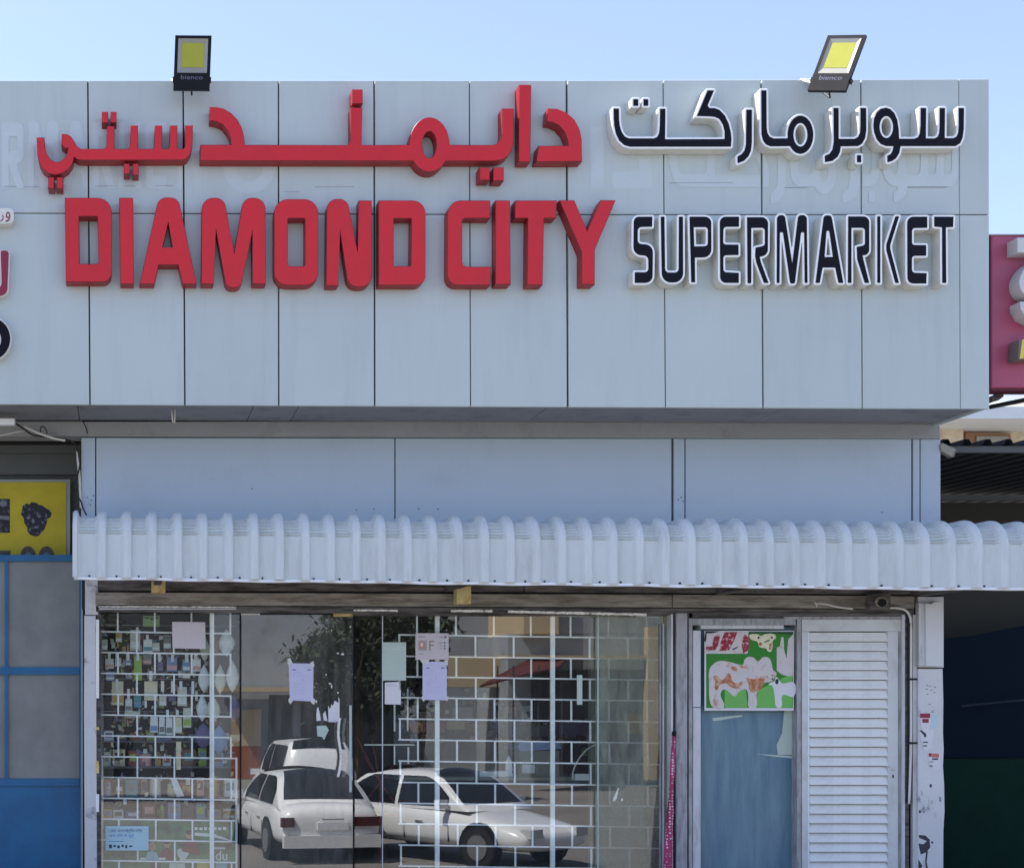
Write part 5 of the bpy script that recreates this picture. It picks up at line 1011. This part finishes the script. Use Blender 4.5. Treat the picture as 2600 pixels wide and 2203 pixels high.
cable('cable', cr([P(2262, 1540, 12.76), P(2290, 1548, 12.76), P(2304, 1566, 12.76), P(2306, 1620, 12.76), P(2306, 1800, 12.76), P(2303, 2040, 12.76)]), .009, M['cable'], 'black cable beside the white conduit right of the louvred door')
for i, y in enumerate((1724, 1886)): tag(pbox('cable_clip', 2309, y - 3, 2330, y + 2, 12.71, 12.725, M['black']), ('upper' if i == 0 else 'lower') + ' black clip holding the white conduit', 'clip')
cc = thing('security_camera', P(2237, 1545, 12.65), 'dirty square security camera with a black lens under the awning above the louvred door', 'camera')
prism('mount', [fil([(2211, 1505, 4), (2262, 1506, 4), (2262, 1546, 4), (2211, 1545, 4)])], 12.68, 12.76, M['board2'], cc, .004)
MB().tube([P(2237, 1527, 12.72), P(2238, 1528, 12.55)], .05, 16).make('body', M['board'], cc, False); MB().tube([P(2240, 1530, 12.55), P(2240, 1530, 12.535)], .036, 16).make('lens', M['black'], cc)
cable('wire_stub', cr([P(2068, 1528, 12.7), P(2074, 1534, 12.7), P(2072, 1540, 12.7)]), .006, M['wcable'], 'short hooked wire end at the left of the pipe stub above the louvred door')
cable('pipe_stub', cr([P(2070, 1532, 12.7), P(2095, 1533, 12.7), P(2130, 1541, 12.7), P(2165, 1545, 12.7)]), .009, M['wcable'], 'white pipe stub hanging under the lintel above the louvred door')
um = thing('folded_umbrella', P(1697, 2300, 12.74), 'folded pink umbrella with white dots leaning against the frame', 'umbrella')
M['dots'] = bpy.data.materials.new('pink_dots'); M['dots'].use_nodes = True
_t = M['dots'].node_tree; _b = _t.nodes['Principled BSDF']; _v = _t.nodes.new('ShaderNodeTexVoronoi'); _v.inputs['Scale'].default_value = 38; _v.inputs['Randomness'].default_value = .35
_c = _t.nodes.new('ShaderNodeTexCoord'); _t.links.new(_c.outputs['Object'], _v.inputs['Vector']); _r = _t.nodes.new('ShaderNodeMapRange'); _r.inputs[1].default_value = .3; _r.inputs[2].default_value = .36; _t.links.new(_v.outputs['Distance'], _r.inputs[0])
_m = _t.nodes.new('ShaderNodeMix'); _m.data_type = 'RGBA'; _m.inputs[6].default_value = (*lin((236, 206, 216)), 1); _m.inputs[7].default_value = (*lin((176, 52, 100)), 1); _t.links.new(_r.outputs[0], _m.inputs[0]); _t.links.new(_m.outputs[2], _b.inputs['Base Color']); _b.inputs['Roughness'].default_value = .6
MB().tube([P(1711, 1866, 12.74), P(1707, 1960, 12.74), P(1702, 2060, 12.74), P(1697, 2150, 12.74), P(1692, 2300, 12.74)], .016, 10, r1=.045).make('canopy', M['dots'], um, True)
MB().tube([P(1712, 1856, 12.74), P(1711, 1868, 12.74)], .02, 8).make('cap', M['black'], um)

# ------------------------------------------------------------------ right edge: alley canopy, red sign, beige house
AC = thing('alley_canopy', P(2560, 1300, 14), 'dark corrugated metal canopy over the alley right of the shop', 'canopy')
V_, Fc = [], []; Y0, Y1 = 12.9, 18.0; zc = P(0, 1128, Y0).z; x = wr + .003; i = 0; pr = []
while x < 12.5:
    for u, h in ((0, 0), (.05, 0), (.075, .045), (.115, .045), (.14, 0)): pr.append((x + u, h))
    x += .19
for X, h in pr: V_ += [(X, Y0, zc + h), (X, Y1, zc + h + .1), (X, Y1, zc + h + .104), (X, Y0, zc + h + .004)]
for i in range(len(pr) - 1):
    for j in range(4): Fc.append((i * 4 + j, i * 4 + 4 + j, i * 4 + 4 + (j + 1) % 4, i * 4 + (j + 1) % 4))
mesh_obj('roof_sheet', V_, Fc, M['roofdark'], AC)
for Y, h in ((12.96, .06), (15.9, .06), (17.5, .06)): slab('purlin', (wr + .003, Y, zc - h), (12.4, Y + .05, zc - .003 + .0), M['shelf'], AC)
bk_ = mat('grey_bracket', (150, 150, 140), .6, .1); sp = thing('pipe_end', P(2405, 1150, 12.86), 'short slanting pale bracket end at the right corner of the blue-grey wall', 'bracket')
prism('tube', [[(2388, 1128), (2394, 1124), (2428, 1140), (2418, 1160), (2390, 1144)]], 12.8, 12.86, bk_, sp, .003); prism('end_cap', [[(2420, 1158), (2427, 1142), (2429, 1143), (2422, 1160)]], 12.795, 12.865, M['board'], sp)
AL = thing('alley_wall', P(2560, 2300, 16.2), 'olive-grey alley wall behind the dark sheets', 'wall')
slab('wall', (wr + .003, 16.2, -.0), (14, 16.4, P(0, 1128, 12.9).z - .05), M['olivewall'], AL)
slab('rail', (wr + .003, 12.3, P(0, 1494, 12.3).z), (12.4, 12.34, P(0, 1488, 12.3).z), M['board2'], AL)
tag(quadslab('blue_sheet', [(2380, 1622), (2480, 1612), (2600, 1588), (2800, 1560), (2800, 1924), (2380, 1924)], 15.6, 15.63, M['navytarp'], None), 'dark navy sheet hung in the alley at the right edge', 'sheet')
tag(quadslab('green_sheet', [(2380, 1926), (2800, 1928), (2800, 2500), (2380, 2500)], 15.5, 15.53, M['greentarp'], None), 'dark green sheet covering the lower part of the alley', 'sheet')
tag(MB().tube([P(2440, 1792, 15.4), P(2640, 1772, 15.4)], .012, 6).make('pipe', flat('dim_pipe', (30, 42, 58))), 'thin grey pipe across the navy sheet in the alley', 'pipe')
SG = thing('red_sign_board', P(2640, 990, 12.3), 'maroon sign board with white raised letters at the right edge', 'sign')
prism('board', [[(2517, 597), (2900, 597), (2900, 984), (2517, 984)]], 12.25, 12.4, M['maroon'], SG, .01)
prism('edge_trim', [[(2513, 596), (2900, 596), (2900, 594), (2513, 594)]], 12.24, 12.42, M['slab'], SG); pbox('edge_trim', 2513, 597, 2516.6, 990, 12.26, 12.42, M['dark'], SG); pbox('edge_trim', 2513, 985, 2900, 992, 12.27, 12.42, flat('dark_maroon', (90, 20, 40)), SG)
prism('letter', [[(2584, 603), (2720, 603), (2720, 641), (2584, 641)]], 12.1, 12.246, M['letter_grey'], SG, .004)
prism('letter', [smooth([(2700, 656), (2650, 655), (2615, 668), (2592, 700), (2590, 728), (2605, 750), (2640, 762), (2700, 765)])], 12.1, 12.246, M['letter_grey'], SG, .004)
prism('letter', [[(2590, 766), (2700, 762), (2700, 818), (2630, 818), (2604, 804), (2592, 784)]], 12.1, 12.246, M['letter_grey'], SG, .004)
la = prism('letter', [[(2588, 862), (2640, 858), (2640, 910), (2586, 912)]], 12.1, 12.246, flat('letter_side', (120, 108, 104)), SG, .004)
prism('letter_face', [[(2596, 862), (2640, 860), (2640, 871), (2601, 872), (2600, 888), (2640, 887), (2640, 895), (2600, 896), (2599, 910), (2589, 911)]], 12.094, 12.0985, M['gold'], la)
prism('bracket', [[(2518, 1010), (2545, 994), (2549, 1006), (2535, 1016), (2520, 1020)]], 12.4, 12.6, M['board2'], SG)
BH = thing('beige_building', P(2560, 2300, 30), 'sunlit beige building beyond the alley at the right edge', 'building')
def pslab(n, pts, Yf, Yb, m, par): return quadslab(n, pts, Yf, Yb, m, par)
pslab('roof_slab', [(2200, 1032), (3400, 1032), (3400, 1062), (2200, 1062)], 28.6, 40, M['slab'], BH)
pslab('wall', [(2200, 1063), (3400, 1063), (3400, 2010), (2200, 2010)], 30, 40, M['beige'], BH)
pslab('parapet', [(2520, 1002), (3400, 1002), (3400, 1020), (2520, 1020)], 29.5, 30, M['slab'], BH)
wn = pslab('window', [(2452, 1096), (2566, 1100), (2566, 1180), (2452, 1180)], 29.9, 29.99, flat('window_reveal', (150, 110, 84)), BH); pslab('pane', [(2480, 1107), (2560, 1107), (2560, 1180), (2480, 1180)], 29.86, 29.89, flat('window_pane', (150, 150, 140), .2), wn)
pslab('pier', [(2392, 1080), (2446, 1080), (2446, 1200), (2392, 1200)], 29.7, 29.995, M['beige'], BH)
tag(MB().tube([P(2514, 1033, 12.5), P(2620, 1012, 12.5)], .022, 6).make('black_strut', M['black']), 'black strut running out under the red sign board', 'strut')

# ------------------------------------------------------------------ what the windows mirror: cars and buildings across the street
def V(px, py, dv):                                  # a point that the window glass shows at this photo pixel
    p = P(px, py, dv); return Vector((p.x, 2 * YG - dv, p.z))
M['carpaint'] = mat('car_white', (232, 234, 234), .25, .02, 2, coat=.6); M['carglass'] = mat('car_glass', (26, 30, 34), .08, .02, 2); M['tyre'] = mat('tyre', (22, 22, 22), .8); M['rim'] = mat('rim', (160, 160, 160), .3, metal=.8); M['tail'] = mat('tail_lamp', (84, 24, 24), .2)
M['head'] = mat('head_lamp', (200, 204, 206), .15)
def car(loc, rz, L, W_, H_, label, kind='sedan', group='cars parked across from the shop'):
    t = thing('parked_car', (0, 0, 0), label, 'car', group)
    hb = H_ * .62; hl = L / 2; wm = W_ / 2
    # lower body: rings along the length, +y is the rear
    if kind == 'sedan': top = [(-hl, .50, .80), (-hl + .12, .66, .92), (-hl * .62, .80, .99), (-hl * .36, .90, 1), (0, .93, 1), (hl * .5, .95, 1), (hl * .72, .97, .99), (hl - .15, .95, .94), (hl, .78, .86)]
    else: top = [(-hl, .62, .84), (-hl + .12, .82, .94), (-hl * .62, .95, 1), (-hl * .3, 1.0, 1), (0, 1.0, 1), (hl * .5, 1.02, 1), (hl * .8, 1.02, .99), (hl - .1, 1.0, .96), (hl, .9, .9)]
    V_, Fc = [], []
    for y, zt, ws in top:
        w_ = wm * ws; z0 = .24 + (.1 if abs(y) > hl - .05 else 0)
        V_ += [(-w_ * .93, y, z0), (-w_, y, .42), (-w_ * 1.0, y, zt * .8), (-w_ * .88, y, zt), (0, y, zt * 1.015), (w_ * .88, y, zt), (w_, y, zt * .8), (w_, y, .42), (w_ * .93, y, z0)]
    n = 9
    for i in range(len(top) - 1):
        for j in range(n - 1): Fc.append((i * n + j, i * n + j + 1, (i + 1) * n + j + 1, (i + 1) * n + j))
        Fc.append((i * n + n - 1, i * n, (i + 1) * n, (i + 1) * n + n - 1))
    Fc += [tuple(range(n)), tuple((len(top) - 1) * n + j for j in range(n))]
    ob_ = mesh_obj('body', V_, Fc, M['carpaint'], t, True); md = ob_.modifiers.new('round', 'SUBSURF'); md.levels = md.render_levels = 2
    if kind == 'sedan': b0, b1, zb, sa, sb = -hl * .50, hl * .86, .90, .36, .66
    else: b0, b1, zb, sa, sb = -hl * .46, hl * .98, .97, .30, .88
    b1 = min(b1, hl - .12); Hh = H_ - zb; wb, wt = wm * .9, wm * .66
    ease = lambda q: q * q * (3 - 2 * q)
    def hfrac(y):
        u = (y - b0) / (b1 - b0)
        if u <= 0 or u >= 1: return 0
        if u < sa: return math.sin(u / sa * math.pi / 2) ** 1.25
        if u > sb: return math.sin((1 - u) / (1 - sb) * math.pi / 2) ** 1.25
        return 1 + .03 * math.sin((u - sa) / (sb - sa) * math.pi)
    def half(f): return wb - (wb - wt) * f ** 1.4
    V_, Fc = [], []; ny = 26; nr = 13
    for i in range(ny + 1):
        y = b0 + (b1 - b0) * i / ny; h = max(hfrac(y), .001)
        for j in range(nr):
            if j < 5: f_ = h * j / 4; p_ = (-half(f_), zb - .05 + f_ * (Hh + .05 - .05 * (f_ > .9)))
            elif j >= nr - 5: f_ = h * (nr - 1 - j) / 4; p_ = (half(f_), zb - .05 + f_ * (Hh + .05 - .05 * (f_ > .9)))
            else: q_ = (j - 4) / (nr - 9); p_ = (-half(h) * (1 - 2 * q_), zb - .05 + h * (Hh + .05) - .05 * (h > .9) + .05 * h * math.sin(q_ * math.pi))
            V_.append((p_[0], y, p_[1]))
    for i in range(ny):
        for j in range(nr - 1): Fc.append((i * nr + j, i * nr + j + 1, (i + 1) * nr + j + 1, (i + 1) * nr + j))
    mesh_obj('cabin', V_, Fc, M['carpaint'], t, True)
    def sheet(name, rows, m):                          # rows of points become a pane
        n_ = len(rows[0]); v = [p for r_ in rows for p in r_]
        mesh_obj(name, v, [(i * n_ + j, i * n_ + j + 1, (i + 1) * n_ + j + 1, (i + 1) * n_ + j) for i in range(len(rows) - 1) for j in range(n_ - 1)], m, t, True)
    ym = b0 + (b1 - b0) * (.5 if kind == 'sedan' else .42)
    for sx in (-1, 1):
        for ya, yb2 in ((b0 + (b1 - b0) * .13, ym - .04), (ym + .04, b0 + (b1 - b0) * (.84 if kind == 'sedan' else .9))):
            rows = []
            for i in range(13):
                y = ya + (yb2 - ya) * i / 12; h = hfrac(y); lo = .1; hi = max(lo + .02, min(h - .13, .86))
                rows.append([(sx * (half(lo + (hi - lo) * q / 4) + .008), y, zb - .05 + (lo + (hi - lo) * q / 4) * (Hh + .05)) for q in range(5)])
            sheet('side_window', rows, M['carglass'])
    for ua, ub, nm_ in ((.05, sa * .86, 'windscreen'), (sb + (1 - sb) * .12, .93, 'rear_window')):
        rows = []
        for i in range(9):
            y = b0 + (b1 - b0) * (ua + (ub - ua) * i / 8); h = hfrac(y)
            rows.append([(-half(h) * .88 * (1 - 2 * q / 8), y, zb - .05 + h * (Hh + .05) + .05 * h * math.sin(q / 8 * math.pi) + .012) for q in range(9)])
        sheet(nm_, rows, M['carglass'])
    MB().tube([(-wm * .2, hl + .012, .72), (wm * .2, hl + .012, .72)], .012, 6).make('boot_strip', M['chrome'], t)
    for sx in (-1, 1):
        for y in (-hl * .12, hl * .3): MB().box((sx * (wm - .02), y, .64), (sx * (wm + .012), y + .16, .665)).make('door_handle', M['chrome'], t)
        for y in (-hl * .36, hl * .06, hl * .44): MB().box((sx * (wm - .03), y, .36), (sx * (wm + .001), y + .009, .62)).make('door_gap', M['black'], t)
    for sx in (-1, 1):
        for y in (-hl * .62, hl * .60):
            wo_ = MB().tube([(sx * (wm - .2), y, .32), (sx * (wm + .005), y, .32)], .32, 20).make('wheel', M['tyre'], t); 
            MB().tube([(sx * (wm + .0), y, .32), (sx * (wm + .02), y, .32)], .2, 14).make('rim', M['rim'], wo_)
            MB().tube([(sx * (wm - .15), y, .34), (sx * (wm + .002), y, .34)], .37, 20).make('wheel_arch', M['black'], t)
        MB().box((sx * wm * .55 - .14, hl - .1, .60), (sx * wm * .55 + .24 * sx + (.1 if sx > 0 else -.1), hl - .0 + .01, .75)).make('tail_lamp', M['tail'], t)
        MB().box((sx * wm * .62 - .14, -hl - .005, .5), (sx * wm * .62 + .14, -hl + .2, .64)).make('head_lamp', M['head'], t)
        MB().box((sx * (wm - .04), -hl * .34, .88), (sx * (wm + .16), -hl * .34 + .1, 1.02)).make('mirror', M['carpaint'], t)
    MB().box((-.25, hl - .02, .55), (.25, hl + .015, .67)).make('number_plate', M['trim'], t)
    MB().box((-wm * .9, hl - .1, .26), (wm * .9, hl + .03, .46)).make('bumper', M['carpaint'], t)
    t.location = loc; t.rotation_euler = (0, 0, rz); return t
def facecar(pxr, pxf, dr, df_, *a, **k):             # rear and front of the car as mirrored in the glass
    r_ = V(pxr, 2000, dr); f_ = V(pxf, 2000, df_); d = r_ - f_; ang = math.atan2(d.y, d.x) - math.pi / 2
    c = (r_ + f_) / 2; return car((c.x, c.y, 0), ang, *a, **k)
facecar(838, 690, 22.6, 26.8, 4.5, 1.75, 1.42, 'white saloon seen from behind, mirrored in the glass door')
facecar(815, 720, 31.5, 36.0, 4.6, 1.85, 1.75, 'white estate parked beyond the saloon, mirrored in the glass door', kind='suv')
facecar(985, 1300, 24.6, 22.4, 4.5, 1.75, 1.45, 'white saloon parked side-on, mirrored in the right window')
M['b_grey'] = mat('far_grey_wall', (150, 157, 162), .85, .06, .8, c2=(110, 112, 112), th=(.5, .8), c2s=.8); M['b_shaded'] = mat('far_wall_shaded', (70, 72, 74), .85, .06, .8); M['b_dark'] = mat('far_shutter', (64, 68, 74), .7, .1, 1, (1, 1, 20)); M['b_tan'] = mat('far_tan', (190, 170, 136), .85, .06, 1); M['b_orange'] = mat('far_orange', (150, 84, 52), .8, .1, 1)
RB = thing('grey_building', V(800, 1976, 50), 'grey two-storey building across the street with dark shutters, mirrored in the glass', 'building')
def vbox(name, x0, y0, x1, y1, dv, dep, m, par):     # box across the street whose mirrored face fills these photo pixels
    a = V(x0, y1, dv); b = V(x1, y0, dv); a.z = max(a.z, 0); return MB().box((a.x, a.y - dep, a.z), (b.x, a.y, b.z)).make(name, m, par)
vbox('wall', 540, 1420, 1300, 1990, 50, 8, M['b_grey'], RB); vbox('wall', -900, 1420, 539, 1990, 50.3, 8, M['b_shaded'], RB); vbox('canopy', 560, 1742, 1000, 1754, 48.6, 1.3, M['b_tan'], RB)  # left stretch in a darker grey, shadow put into the wall colour
for x in (-260, -60, 140, 340): vbox('shutter', x, 1770, x + 150, 1976, 49.9, .05, M['b_dark'], RB)  # dark shutters added to keep the left window's reflection dim
for x0, x1 in ((682, 742), (764, 812), (822, 880), (900, 1000)): vbox('shutter', x0, 1762, x1, 1976, 49.9, .05, M['b_dark'], RB)
vbox('pier', 588, 1798, 664, 1894, 49.8, .1, M['b_tan'], RB); vbox('pier', 588, 1895, 664, 1976, 49.8, .1, M['b_orange'], RB)
TB = thing('tan_building', V(1500, 1976, 46), 'sunlit tan building across the street with flat ledges, mirrored in the right window', 'building')
vbox('wall', 1290, 1610, 4500, 1990, 46, 7, M['b_grey'], TB); vbox('upper_wall', 1330, 1400, 1420, 1609, 45.6, 7, M['b_tan'], TB); vbox('upper_wall', 1421, 1440, 2600, 1609, 46, 7, M['b_grey'], TB)
vbox('ledge', 1290, 1662, 1660, 1670, 44.6, 1.3, M['b_tan'], TB); vbox('shutter', 1350, 1700, 1520, 1976, 45.9, .05, M['b_dark'], TB); vbox('fascia', 1120, 1665, 1289, 1742, 47, 1, M['b_tan'], TB); vbox('column', 1645, 1590, 1670, 1980, 44.5, .4, M['b_tan'], TB)
vbox('column', 1690, 1500, 1700, 1980, 44.5, .3, M['b_tan'], TB); vbox('sign_panel', 1588, 1812, 1690, 1862, 45.8, .1, M['b_tan'], TB); vbox('shutter', 1720, 1700, 1980, 1976, 45.9, .05, M['b_dark'], TB)
ca = thing('red_awning', V(1330, 1740, 44), 'slanting dark red awning across the street, mirrored in the right window', 'awning')
q = [V(1218, 1738, 42), V(1345, 1672, 44.9), V(1436, 1672, 44.9), V(1420, 1690, 42)]; mesh_obj('cloth', q + [v - Vector((0, 0, .06)) for v in q], [(0, 1, 2, 3), (7, 6, 5, 4), (0, 4, 5, 1), (1, 5, 6, 2), (2, 6, 7, 3), (3, 7, 4, 0)], flat('awning_red', (84, 34, 34)), ca)
for x in (1262, 1302, 1366, 1424): vbox('pole', x, 1690, x + 3, 1976, 42.2, .05, M['b_dark'], ca)
# tree with leaves spread through its crown
def tree(px, py, dv, rx, rz, n, label, seed, leaf=.12):
    rnd = random.Random(seed); c = V(px, py, dv); base = Vector((c.x, c.y, 0)); t = thing('street_tree', base, label, 'tree', 'trees across the street')
    MB().tube([base, base + Vector((.1, 0, c.z * .45)), Vector((c.x + .2, c.y, c.z))], .17, 8, r1=.07).make('trunk', M['bark'], t)
    lm = MB()
    for i in range(7):
        a = rnd.uniform(0, 6.28); e = Vector((c.x + math.cos(a) * rx * .7, c.y + math.sin(a) * rx * .7, c.z + rnd.uniform(-.3, .7) * rz)); lm = MB().tube([Vector((c.x + .1, c.y, c.z * .6)), (Vector((c.x, c.y, c.z * .6)) + e) / 2 + Vector((0, 0, .2)), e], .05, 5, r1=.015); lm.make('limb', M['bark'], t)
    cl = []
    for i in range(30):
        a, b = rnd.uniform(0, 6.28), rnd.uniform(-1, 1); r_ = rnd.uniform(.45, 1) ; s_ = math.sqrt(1 - b * b)
        cl.append((c.x + math.cos(a) * s_ * rx * r_, c.y + math.sin(a) * s_ * rx * r_, c.z + b * rz * r_))
    V_, Fc = [], []
    for i in range(n):
        q = cl[i % len(cl)]; p = Vector((rnd.gauss(q[0], rx * .2), rnd.gauss(q[1], rx * .2), rnd.gauss(q[2], rz * .15)))
        u = Vector((rnd.uniform(-1, 1), rnd.uniform(-1, 1), rnd.uniform(-1, 1))).normalized(); w_ = u.cross(Vector((rnd.uniform(-1, 1), rnd.uniform(-1, 1), 1))).normalized(); s_ = leaf * rnd.uniform(.6, 1.3)
        k = len(V_); V_ += [p - u * s_, p + w_ * s_ * .4, p + u * s_, p - w_ * s_ * .4]; Fc.append((k, k + 1, k + 2, k + 3))
    o = mesh_obj('crown', V_, Fc, M['leaf'], t, fix=False); o['kind'] = 'stuff'
M['bark'] = mat('bark', (96, 80, 62), .9, .2, 5); M['leaf'] = mat('leaf', (38, 54, 28), .7, .3, 3)
tree(900, 1690, 36, 1.35, 1.5, 9000, 'dense dark tree across the street, mirrored beside the glass door edge', 3)
tree(1060, 1640, 38, .9, 1.3, 2600, 'slimmer tree across the street, mirrored behind the certificate', 5)
tree(150, 1650, 38, 1.6, 1.6, 6000, 'broad tree across the street, mirrored at the far left window', 9)
